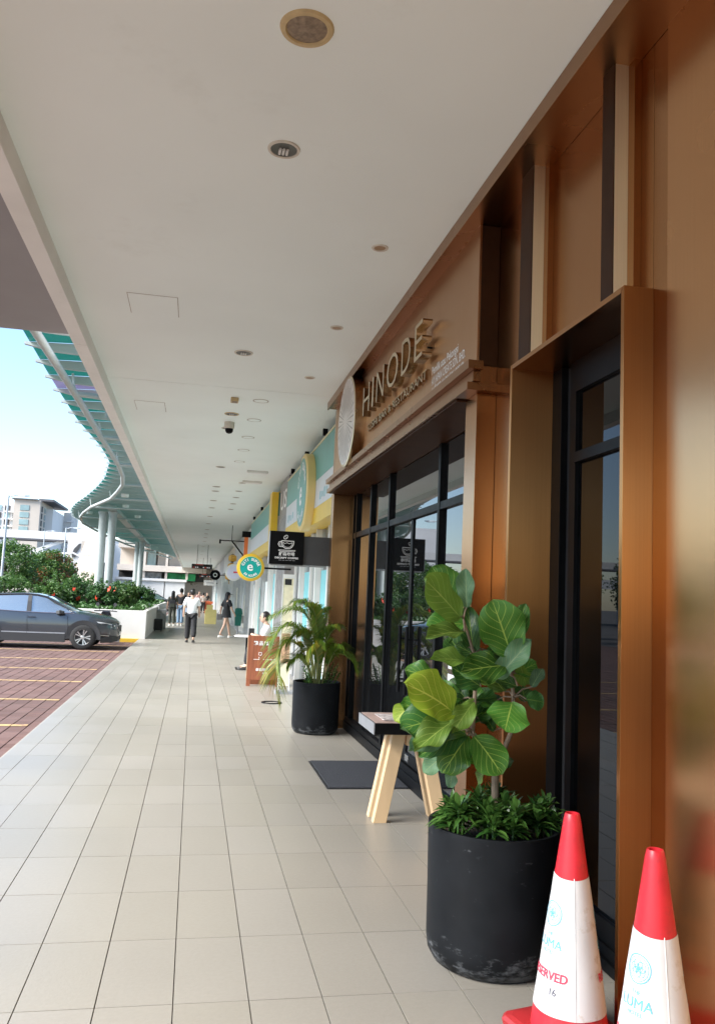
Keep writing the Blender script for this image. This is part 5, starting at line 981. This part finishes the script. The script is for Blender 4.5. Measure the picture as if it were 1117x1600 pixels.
def make_car(label, paint, loc, rz, group=None):
    c = thing('parked_car', label, 'car', loc, rz, group)
    # body: stations along x (nose +x); ring given as (half width, z)
    S = [(-2.18, 0.6, 0.42, 0.65, 0.91, 0.9500000000000001), (-2.12, 0.76, 0.36, 0.65, 1.03, 1.09), (-1.9, 0.85, 0.3, 0.65, 1.07, 1.14), (-1.37, 0.895, 0.26, 0.65, 1.05, 1.1), (-0.6, 0.9, 0.24, 0.65, 1.015, 1.05), (0.3, 0.9, 0.24, 0.65, 0.995, 1.03), (0.95, 0.895, 0.24, 0.65, 1.0, 1.05), (1.28, 0.89, 0.26, 0.65, 0.98, 1.035), (1.6, 0.875, 0.28, 0.65, 0.91, 0.975), (1.9, 0.82, 0.3, 0.63, 0.8400000000000001, 0.905), (2.08, 0.7, 0.33, 0.5900000000000001, 0.77, 0.8300000000000001), (2.19, 0.5, 0.38, 0.5700000000000001, 0.7100000000000001, 0.75)]
    rings = []
    for x, w_, zb, zm, zs, zt in S:
        h = [(0, zb), (w_*.86, zb), (w_*.985, zb+.10), (w_, zm), (w_*.985, (zm+zs)/2+.05), (w_*.95, zs), (w_*.80, zt-.005), (w_*.45, zt+.018), (0, zt+.028)]
        rings.append([(x, -a, z) for a, z in h]+[(x, a, z) for a, z in h[-2:0:-1]])
    MB().loft(rings).build('body', paint, c, smooth=True)
    # greenhouse
    G = [(-2.0, 0.74, 1.1, 0.55, 1.12), (-1.85, 0.76, 1.09, 0.58, 1.22), (-1.6, 0.79, 1.08, 0.6, 1.38), (-1.1, 0.82, 1.06, 0.62, 1.475), (-0.4, 0.83, 1.035, 0.635, 1.515), (-0.05, 0.83, 1.025, 0.63, 1.5), (0.2, 0.825, 1.02, 0.62, 1.45), (0.6, 0.81, 1.02, 0.66, 1.24), (0.95, 0.79, 1.035, 0.72, 1.1), (1.08, 0.76, 1.035, 0.72, 1.048)]
    rings = []; roof = []
    for x, wb, zb, wt, zt in G:
        rings.append([(x,-wb,zb-.06),(x,-(wb*.45+wt*.55),zb+(zt-zb)*.6),(x,-wt,zt-.015),(x,-wt*.6,zt+.005),(x,0,zt+.012),(x,wt*.6,zt+.005),(x,wt,zt-.015),(x,wb*.45+wt*.55,zb+(zt-zb)*.6),(x,wb,zb-.06)])
        roof.append([(x,-wt-.012,zt-.03),(x,-wt+.01,zt+.004),(x,-wt*.6,zt+.018),(x,0,zt+.026),(x,wt*.6,zt+.018),(x,wt-.01,zt+.004),(x,wt+.012,zt-.03)])
    MB().loft(rings).build('windows', CARGL, c, smooth=True); MB().loft(roof[:7], closed=False, caps=False).build('roof', paint, c, smooth=True)
    for s in (-1, 1):
        def gp(x):   # greenhouse half section at x
            for a, b in zip(G, G[1:]):
                if a[0] <= x <= b[0]: t = (x-a[0])/(b[0]-a[0]); return [a[k]+(b[k]-a[k])*t for k in range(1, 5)]
        MB().tube([(1.02, s*.79, 1.0), (.6, s*.672, 1.225), (.2, s*.632, 1.435), (-.05, s*.64, 1.485), (-.4, s*.645, 1.50), (-1.1, s*.635, 1.46), (-1.6, s*.615, 1.365), (-1.95, s*.60, 1.10)], .028, 6).build('roof_rail', paint, c, smooth=True)
        MB().add([(-.28, s*.862, 1.0), (-.16, s*.862, 1.0), (-.18, s*.775, 1.30), (-.285, s*.775, 1.30), (-.19, s*.672, 1.475), (-.29, s*.672, 1.475)], [(0,1,2,3), (3,2,4,5)]).build('pillar', CLAD, c); MB().add([(-1.35, s*.832, .97), (-1.78, s*.80, 1.0), (-1.62, s*.632, 1.35), (-1.35, s*.645, 1.42)], [(0,1,2,3)]).build('pillar', paint, c)
        MB().tube([(.98, s*.85, 1.015), (.2, s*.862, 1.003), (-.6, s*.864, 1.02), (-1.4, s*.852, 1.055)], .010, 6).build('chrome_strip', CHROME, c)
        for ax in (1.28, -1.37):          # wheel arches
            m = MB()
            n = 16; P_ = []
            for k in range(n+1):
                a = math.pi*(k/n)*1.08-.04*math.pi
                P_.append((ax+.365*math.cos(a), .345+.365*math.sin(a))); 
            Q_ = [(ax+.485*math.cos(math.pi*(k/n)*1.08-.04*math.pi), .345+.48*math.sin(math.pi*(k/n)*1.08-.04*math.pi)) for k in range(n+1)]
            vs = [(x, s*.895, max(z, .2)) for x, z in P_]+[(x, s*.905, max(z, .2)) for x, z in Q_]+[(x, s*.85, max(z, .2)) for x, z in Q_]
            m.add(vs, [(k, k+1, n+2+k, n+1+k) for k in range(n)]+[(n+1+k, n+2+k, 2*n+3+k, 2*n+2+k) for k in range(n)])
            m.build('wheel_arch', CLAD, c, smooth=True)
        for ax in (1.28, -1.37):
            n = 20; w_ = MB(); w_.add([(ax, s*.9, .345)]+[(ax+.367*math.cos(2*math.pi*k/n), s*.902, max(.22, .345+.367*math.sin(2*math.pi*k/n))) for k in range(n)], [(0, 1+k, 1+(k+1) % n) for k in range(n)])
            w_.build('wheel_well', mat('dark wheel well', (.02,.02,.021), .7), c)
        MB().prism([(.80,.20),(.80,.43),(-.90,.43),(-.90,.20)], 'y', s*.80, s*.912).build('sill_cladding', CLAD, c); MB().prism([(.79,.432),(.79,.46),(-.89,.46),(-.89,.432)], 'y', s*.85, s*.907).build('sill_trim', SIDE, c)
        MB().prism([(-1.0,.50),(-1.0,.90)][:2]+[(-.995,.90),(-.995,.50)], 'y', s*.88, s*.905).build('door_gap', CLAD, c); 
        for xg in (.86, -.22): MB().tube([(xg, s*.903, .42), (xg-.01, s*.906, .62), (xg-.03, s*.885, .93)], .006, 4).build('door_gap', CLAD, c)
        MB().tube([(-.02, s*.905, .87), (-.12, s*.915, .873), (-.22, s*.905, .87)], .018, 6).build('door_handle', paint, c, smooth=True)
        MB().loft([[(.52,s*.86,.99),(.52,s*.86,1.05),(.52,s*.92,1.07),(.52,s*.92,.98)],[(.62,s*.86,.97),(.62,s*.86,1.09),(.62,s*1.05,1.08),(.62,s*1.05,.97)],[(.74,s*.88,.98),(.74,s*.88,1.06),(.74,s*1.02,1.05),(.74,s*1.02,.99)]]).build('mirror', CLAD, c, bevel=.012)
        MB().add([(1.62,s*.872,.80),(1.88,s*.835,.77),(2.12,s*.66,.70),(2.10,s*.67,.655),(1.9,s*.83,.70),(1.68,s*.875,.755)], [(0,1,2,3,4,5)]).build('headlight', LENS, c)
        MB().tube([(1.72, s*.872, .415), (1.98, s*.79, .40)], .012, 5).build('lower_trim', CHROME, c)
        MB().add([(-1.95,s*.835,.98),(-2.13,s*.74,.96),(-2.15,s*.73,.86),(-1.95,s*.845,.88)], [(0,1,2,3)]).build('tail_light', mat('tail lens', (.35,.01,.01), .2), c)
        for ax in (1.28, -1.37):
            t = link('wheel', WM[2], c, loc=(ax, s*.835, .345)); t.rotation_euler = (0, 0, 0 if s < 0 else math.pi); link('tyre', WM[0], t); link('rim', WM[1], t)
    MB().loft([[(2.19,-.40,.48),(2.19,.40,.48),(2.19,.46,.68),(2.19,-.46,.68)],[(2.215,-.36,.50),(2.215,.36,.50),(2.215,.42,.66),(2.215,-.42,.66)]]).build('grille', CLAD, c); MB().tube([(2.16,-.55,.66),(2.215,-.36,.475),(2.225,0,.46),(2.215,.36,.475),(2.16,.55,.66)], .016, 6).build('grille_trim', CHROME, c, smooth=True)
    MB().loft([[(1.75,-.86,.20),(1.75,.86,.20),(1.75,.88,.36),(1.75,-.88,.36)],[(2.05,-.74,.22),(2.05,.74,.22),(2.05,.74,.40),(2.05,-.74,.40)],[(2.20,-.46,.25),(2.20,.46,.25),(2.20,.48,.38),(2.20,-.48,.38)]]).build('front_bumper', CLAD, c, bevel=.02); MB().box(2.20, 2.215, -.26, .26, .40, .51).build('number_plate', WHITE_VINYL, c)
    MB().loft([[(-1.75,-.87,.20),(-1.75,.87,.20),(-1.75,.89,.40),(-1.75,-.89,.40)],[(-2.22,-.62,.30),(-2.22,.62,.30),(-2.22,.64,.52),(-2.22,-.64,.52)]]).build('rear_bumper', CLAD, c)
    MB().tube([(-1.2,0,1.50),(-1.34,0,1.57)], .02, 5).build('aerial', CLAD, c)
    return c
GREYCAR = mat('grey blue metallic paint', (.060,.068,.080), .25, .5, coat=1, var=.03, scale=2); WCAR = mat('white car paint', (.75,.75,.75), .3, coat=1); BCAR = mat('black car paint', (.02,.02,.024), .25, coat=1)
make_car('grey crossover car parked nose in beside the walkway', GREYCAR, (-4.26, 25.28, -.12), 0)
make_car('white car parked under the trees far behind the grey one', WCAR, (-11.6, 52.0, -.12), R(12), 'cars across the car park')
make_car('dark car parked beyond the farther planter', BCAR, (-3.3, 74, -.12), R(5)); make_car('white car at the far side of the car park near the lamp', WCAR, (-14.6, 48.0, -.12), R(8), 'cars across the car park')
make_car('pale car parked alone across the bays, mirrored in the bronze wall', WCAR, (-9.5, 14.6, -.12), R(180))
# scooter between car and planter
sc_ = thing('motor_scooter', 'black scooter handlebar showing between the car bonnet and planter', 'scooter', (-2.78, 27.45, -.12), R(82))
for x in (-.6, .6): MB().lathe([(.13,-.05),(.21,-.05),(.24,0),(.21,.05),(.13,.05)], 20, (x, 0, .24), axis='y').build('wheel', TYRE, sc_, smooth=True)
MB().tube([(.6,0,.24),(.42,0,.85),(.36,0,1.0)], [.04,.06,.04], 8).build('fork', CLAD, sc_, smooth=True); MB().loft([[(-.85,-.12,.55),(-.85,.12,.55),(-.85,.1,.72),(-.85,-.1,.72)],[(-.2,-.17,.5),(-.2,.17,.5),(-.2,.13,.76),(-.2,-.13,.76)],[(.05,-.1,.35),(.05,.1,.35),(.05,.1,.42),(.05,-.1,.42)]]).build('seat_body', BCAR, sc_, bevel=.03); MB().loft([[(.36,-.2,.4),(.36,.2,.4),(.4,.2,.44),(.4,-.2,.44)],[(.34,-.22,.8),(.34,.22,.8),(.42,.2,.82),(.42,-.2,.82)],[(.30,-.12,1.02),(.30,.12,1.02),(.42,.12,1.0),(.42,-.12,1.0)]]).build('front_shield', BCAR, sc_, bevel=.02)
MB().tube([(.26,-.36,1.02),(.34,-.12,1.03),(.34,.12,1.03),(.26,.36,1.02)], .02, 6).build('handlebar', CLAD, sc_); B('floorboard', CLAD, sc_, .04, .36, -.16, .16, .33, .37)
for s in (-1, 1): MB().tube([(.32,s*.2,1.03),(.34,s*.27,1.2)], .008, 5).build('mirror_stem', CLAD, sc_); MB().lathe([(0,-.01),(.055,-.01),(.06,0),(0,.012)], 14, (.34, s*.28, 1.23), axis='x').build('mirror', CLAD, sc_)

# ================================================================== PEOPLE
SKIN = mat('skin', (.52,.33,.24), .55, var=.05, scale=10); HAIR = mat('black hair', (.012,.010,.010), .45); 
def cloth(n, c): return mat('cloth '+n, c, .85, var=.08, scale=14, bump=.15, bscale=25)
def skin(name, pts, edges, m, parent, sub=2, root=0):
    me = bpy.data.meshes.new(name); me.from_pydata([p[:3] for p in pts], edges, []); me.materials.append(m)
    o = link(name, me, parent); bm = bmesh.new(); bm.from_mesh(me); ly = bm.verts.layers.skin.verify(); bm.verts.ensure_lookup_table()
    for v, p in zip(bm.verts, pts): v[ly].radius = (p[3], p[4] if len(p) > 4 else p[3]); v[ly].use_root = False
    bm.verts[root][ly].use_root = True; bm.to_mesh(me); bm.free()
    s = o.modifiers.new('skin', 'SKIN'); s.use_smooth_shade = True; s.branch_smoothing = .3; u = o.modifiers.new('sub', 'SUBSURF'); u.levels = sub; u.render_levels = sub; return o
def ell(mb, c, r, n=14, k=9, f=None):
    prof = []
    b = len(mb.v)
    for i in range(k+1):
        t = math.pi*i/k
        for j in range(n):
            a = 2*math.pi*j/n; v = Vector((r[0]*math.sin(t)*math.cos(a), r[1]*math.sin(t)*math.sin(a), r[2]*math.cos(t)))
            if f: v = f(v)
            mb.v.append((c[0]+v.x, c[1]+v.y, c[2]+v.z))
    for i in range(k):
        for j in range(n): mb.f.append((b+i*n+j, b+i*n+(j+1) % n, b+(i+1)*n+(j+1) % n, b+(i+1)*n+j)); mb.m.append(0)
def person(label, loc, rz, J, top, legs, shoes, hair='short', cap=None, h=1.0, skirt=None, sleeves='short', bag=None, loose=1.0, barelegs=False):
    """J: joints hipL.. in metres, figure faces -Y locally; back is +Y"""
    p = thing('person', label, 'person', loc, rz); p.scale = (h, h, h)
    g = lambda k: J[k]; sk = []
    names = ['pel','wai','che','nec','hea','shL','elL','wrL','haL','shR','elR','wrR','haR','hiL','knL','anL','toL','hiR','knR','anR','toR']; ra = dict(pel=(.125,.10), wai=(.12,.09), che=(.145,.105), nec=(.052,.052), hea=(.062,.07), shL=(.062,.062), elL=(.042,.042), wrL=(.028,.028), haL=(.03,.022), hiL=(.088,.088), knL=(.056,.056), anL=(.036,.036), toL=(.034,.026))
    for k in list(ra):
        if k[-1] == 'L': ra[k[:-1]+'R'] = ra[k]
    pts = [(*J[n], *ra[n]) for n in names]; I = {n: i for i, n in enumerate(names)}
    E_ = [('pel','wai'),('wai','che'),('che','nec'),('nec','hea'),('che','shL'),('shL','elL'),('elL','wrL'),('wrL','haL'),('che','shR'),('shR','elR'),('elR','wrR'),('wrR','haR'),('pel','hiL'),('hiL','knL'),('knL','anL'),('anL','toL'),('pel','hiR'),('hiR','knR'),('knR','anR'),('anR','toR')]
    b = skin('body', pts, [(I[a], I[c]) for a, c in E_], SKIN, p)
    # head: skull, jaw, nose, ears
    H = Vector(J['hea'])+Vector((0, -.012, .055)); hd = MB(); ell(hd, H, (.076, .095, .115)); ell(hd, H+Vector((0,-.03,-.055)), (.056,.06,.065)); ell(hd, H+Vector((0,-.098,-.015)), (.014,.02,.026), 8, 6)
    for s in (-1, 1): ell(hd, H+Vector((s*.078,.005,-.01)), (.012,.02,.03), 8, 6)
    hd.build('head', SKIN, p, smooth=True); fc = MB()
    for s in (-1, 1): ell(fc, H+Vector((s*.031,-.088,.012)), (.012,.008,.007), 8, 5)
    ell(fc, H+Vector((0,-.088,-.058)), (.022,.008,.006), 8, 5); fc.build('face_features', mat('face detail', (.10,.04,.035), .5), p, smooth=True)
    hr = MB(); ell(hr, H+Vector((0,.018,.022)), (.090,.104,.116), 16, 10, lambda v: Vector((v.x, max(v.y, -.062), max(v.z, -.045 if v.y < .0 else -.112))))
    if hair == 'long':
        hr.loft([[(H.x+a*wd, H.y+.03+q*.035+dy, H.z+z) for a, q in ((-1,-.9),(-.5,-1.0),(.5,-1),(1,-.9),(.9,.6),(.4,1),(-.4,1),(-.9,.6))] for z, wd, dy in ((.04,.085,.03),(-.1,.092,.045),(-.25,.10,.06),(-.40,.085,.06),(-.50,.05,.055))])
    hr.build('hair', HAIR, p, smooth=True)
    # top garment: torso and sleeves
    tn = ['pel','wai','che','shL','elL','shR','elR']; 
    def mid(a, b_, t): a, b_ = Vector(J[a]), Vector(J[b_]); return tuple(a+(b_-a)*t)
    tp = [(*(Vector(J['pel'])+Vector((0,0,-.11 if loose > 1.05 else -.02))), .168*loose, .135*loose), (*J['wai'], .155*loose, .12*loose), (*J['che'], .165*loose, .125*loose), (*(Vector(J['che'])*.22+Vector(J['nec'])*.78), .072, .068)]; te = [(0,1),(1,2),(2,3)]
    if sleeves != 'none':
        for s in 'LR':
            q = len(tp); tp += [(*J['sh'+s], .082*loose), (*mid('sh'+s, 'el'+s, .5), .074*loose), (*mid('sh'+s, 'el'+s, .86 if sleeves == 'short' else 1.0), .070*loose)]; te += [(2, q), (q, q+1), (q+1, q+2)]
            if sleeves == 'long': tp += [(*J['wr'+s], .042)]; te += [(q+2, q+3)]
    skin('shirt', tp, te, top, p)
    if not barelegs:
        lp = [(*J['pel'], .142, .118)]; le = []
        for s in 'LR': q = len(lp); lp += [(*J['hi'+s], .105), (*J['kn'+s], .084*loose), (*(Vector(J['an'+s])+Vector((0,0,.02))), .068*loose)]; le += [(0, q), (q, q+1), (q+1, q+2)]
        skin('trousers', lp, le, legs, p)
    else:
        pz = Vector(J['pel']); MB().lathe([(.135, .12), (.165, .0), (.185, -.18), (.19, -.19), (.1, -.17)], 20, pz).build('skirt', legs, p, smooth=True)
    for s in 'LR':
        a, t = Vector(J['an'+s]), Vector(J['to'+s]); d = (t-a); d.z = 0; d.normalize(); sd_ = Vector((-d.y, d.x, 0)); zb = min(a.z-.075, t.z-.03); m = MB(); rg = []
        for k, (u, w_, hh) in enumerate(((-.06,.03,.07),(-.03,.042,.085),(.06,.045,.075),(.14,.048,.05),(.19,.03,.03))):
            cc = a+d*u; zz = zb+(t.z-.03-zb)*max(0, min(1, u/.15)); rg.append([tuple(Vector((cc.x, cc.y, zz))+sd_*(w_*q)+Vector((0,0,hh*v_))) for q, v_ in ((-1,0),(1,0),(1,.45),(.6,1),(-.6,1),(-1,.45))])
        m.loft(rg).build('shoe', shoes, p, smooth=True)
    if cap: cp_ = MB(); ell(cp_, H+Vector((0,.005,.05)), (.093,.108,.085), 16, 10, lambda v: Vector((v.x, v.y, max(v.z, -.01)))); cp_.loft([[(H.x-.07, H.y-.07, H.z+.05),(H.x+.07, H.y-.07, H.z+.05),(H.x+.07, H.y-.07, H.z+.058),(H.x-.07, H.y-.07, H.z+.058)],[(H.x-.05, H.y-.19, H.z+.03),(H.x+.05, H.y-.19, H.z+.03),(H.x+.05, H.y-.19, H.z+.038),(H.x-.05, H.y-.19, H.z+.038)]]); cp_.build('cap', cap, p, smooth=True)
    return p
def stand(step=0., arm=.0, lean=0.):
    J = dict(pel=(0,0,.96), wai=(0,.0-lean*.3,1.10), che=(0,-lean*.7,1.32), nec=(0,-lean,1.46), hea=(0,-lean-.01,1.55))
    for s, k in ((1,'L'),(-1,'R')):
        f = step*s; J['sh'+k] = (s*.175, -lean*.9, 1.40); J['el'+k] = (s*.235, .02+arm*s-lean*.5, 1.13); J['wr'+k] = (s*.25, -.05+arm*1.8*s-lean*.5, .90); J['ha'+k] = (s*.245, -.07+arm*2*s-lean*.5, .81)
        J['hi'+k] = (s*.09, -f*.12, .88); J['kn'+k] = (s*.095, -f*.55-.02, .48); lift = .07 if f < -.1 else 0
        J['an'+k] = (s*.10, -f*.95+(.05 if f < -.1 else 0), .085+lift); J['to'+k] = (s*.115, -f*.95-.14+(.03 if f < -.1 else 0), .035+lift*.3)
    return J
WTEE = cloth('white tee', (.80,.80,.81)); BLK = cloth('black', (.014,.014,.016)); OLV = cloth('olive', (.055,.06,.045)); DEN = cloth('denim', (.20,.30,.42)); DARKT = cloth('dark top', (.03,.03,.035)); BEI = cloth('beige', (.52,.45,.40)); PNK = cloth('pink', (.60,.35,.32)); RDC = cloth('red', (.5,.05,.05))
SHW = mat('white shoe', (.75,.73,.68), .6); SHB = mat('black shoe', (.02,.02,.02), .5)
person('man in loose white T-shirt and black trousers walking away', (-.02, 27.2, 0), math.pi, stand(.22, .05), WTEE, BLK, SHB, h=1.0, loose=1.2)
person('woman in black cap and short black skirt walking by the shops', (1.24, 30.9, 0), R(118), stand(.26, .09), BLK, BLK, SHW, hair='long', cap=BLK, h=.97, barelegs=True)
person('long haired woman in olive trousers beside the planter', (-.93, 39.9, 0), math.pi, stand(.06, .02), OLV, OLV, SHW, hair='long', h=.95)
person('man in dark top and pale jeans next to the long haired woman', (-.56, 40.5, 0), math.pi-.3, stand(.05, .03), DARKT, DEN, SHW, h=1.03)
bp_ = thing('backpack', 'dark backpack on the long haired woman beside the planter', 'bag', (-.93, 39.66, 1.05)); B('body', DARKT, bp_, -.15, .15, -.09, .07, -.2, .17, .04); B('pocket', OLV, bp_, -.11, .11, -.13, -.091, -.17, .0, .02)
b2 = thing('shoulder_bag', 'grey handbag hanging behind the woman in the cap', 'bag', (1.02, 31.0, .78)); B('body', mat('grey bag leather', (.12,.115,.11), .5), b2, -.13, .1, -.06, .06, -.12, .08, .02); MB().tube([(-.08,0,.08),(.05,0,.42),(.09,0,.08)], .008, 5).build('strap', BLK, b2)
for n, (x, yy, t, l, lb) in enumerate([(-.35, 62, DARKT, DEN, 'far pedestrian in dark top just left of the walking man'), (-.05, 64, PNK, BLK, 'far pedestrian in pink top behind the walking man'), (.45, 68, PNK, BLK, 'far pedestrian in pink top right of the walking man'), (.78, 66, BEI, BLK, 'far pedestrian in beige shirt near the red counter'), (1.15, 72, DARKT, RDC, 'far pedestrian in dark top at the end of the shops')]):
    person(lb, (x, yy, 0), math.pi if n % 2 else .3, stand(.05+.03*n, .03), t, l, SHB, h=.93+.03*(n % 3))
# seated man at the cafe table
J = dict(pel=(0,0,.50), wai=(0,-.04,.64), che=(0,-.09,.86), nec=(0,-.11,1.0), hea=(0,-.14,1.09))
for s, k in ((1,'L'),(-1,'R')):
    J['sh'+k] = (s*.175,-.09,.94); J['el'+k] = (s*.23,-.2,.70); J['wr'+k] = (s*.12,-.38,.76); J['ha'+k] = (s*.06,-.44,.78); J['hi'+k] = (s*.09,-.04,.48); J['kn'+k] = (s*.13,-.45,.50); J['an'+k] = (s*.13,-.50,.085); J['to'+k] = (s*.14,-.64,.035)
person('seated man in white shirt and black trousers behind the wooden board', (1.72, 18.2, 0), R(-92), J, WTEE, BLK, SHB, h=1.0)
ch = thing('cafe_chair', 'dark chair under the seated man', 'chair', (1.76, 18.2, 0)); B('seat', BLACK_MATTE, ch, -.2, .2, -.22, .22, .42, .45, .01); B('backrest', BLACK_MATTE, ch, .2, .23, -.2, .2, .50, .95, .01)
for x in (-.18, .21):
    for yy in (-.19, .19): MB().tube([(x, yy, 0), (x, yy, .419 if x < 0 else .5)], .014, 6).build('leg', BLACK_METAL, ch)
tb = thing('cafe_table', 'small white topped cafe table in front of the seated man', 'table', (1.22, 18.35, 0)); MB().lathe([(0,.70),(.28,.70),(.29,.715),(.28,.73),(0,.73)], 28).build('table_top', WHITE_PAINT, tb, smooth=True); MB().tube([(0,0,.02),(0,0,.70)], .03, 8).build('column', BLACK_METAL, tb); B('base', BLACK_METAL, tb, -.22, .22, -.22, .22, 0, .02)
tbb = thing('table_box', 'small black box on the cafe table', 'box', (1.30, 18.3, .73)); B('body', BLACK_MATTE, tbb, -.06, .06, -.05, .05, 0, .16, .005); B('lid', SIDE, tbb, -.055, .055, -.045, .045, .1601, .17)
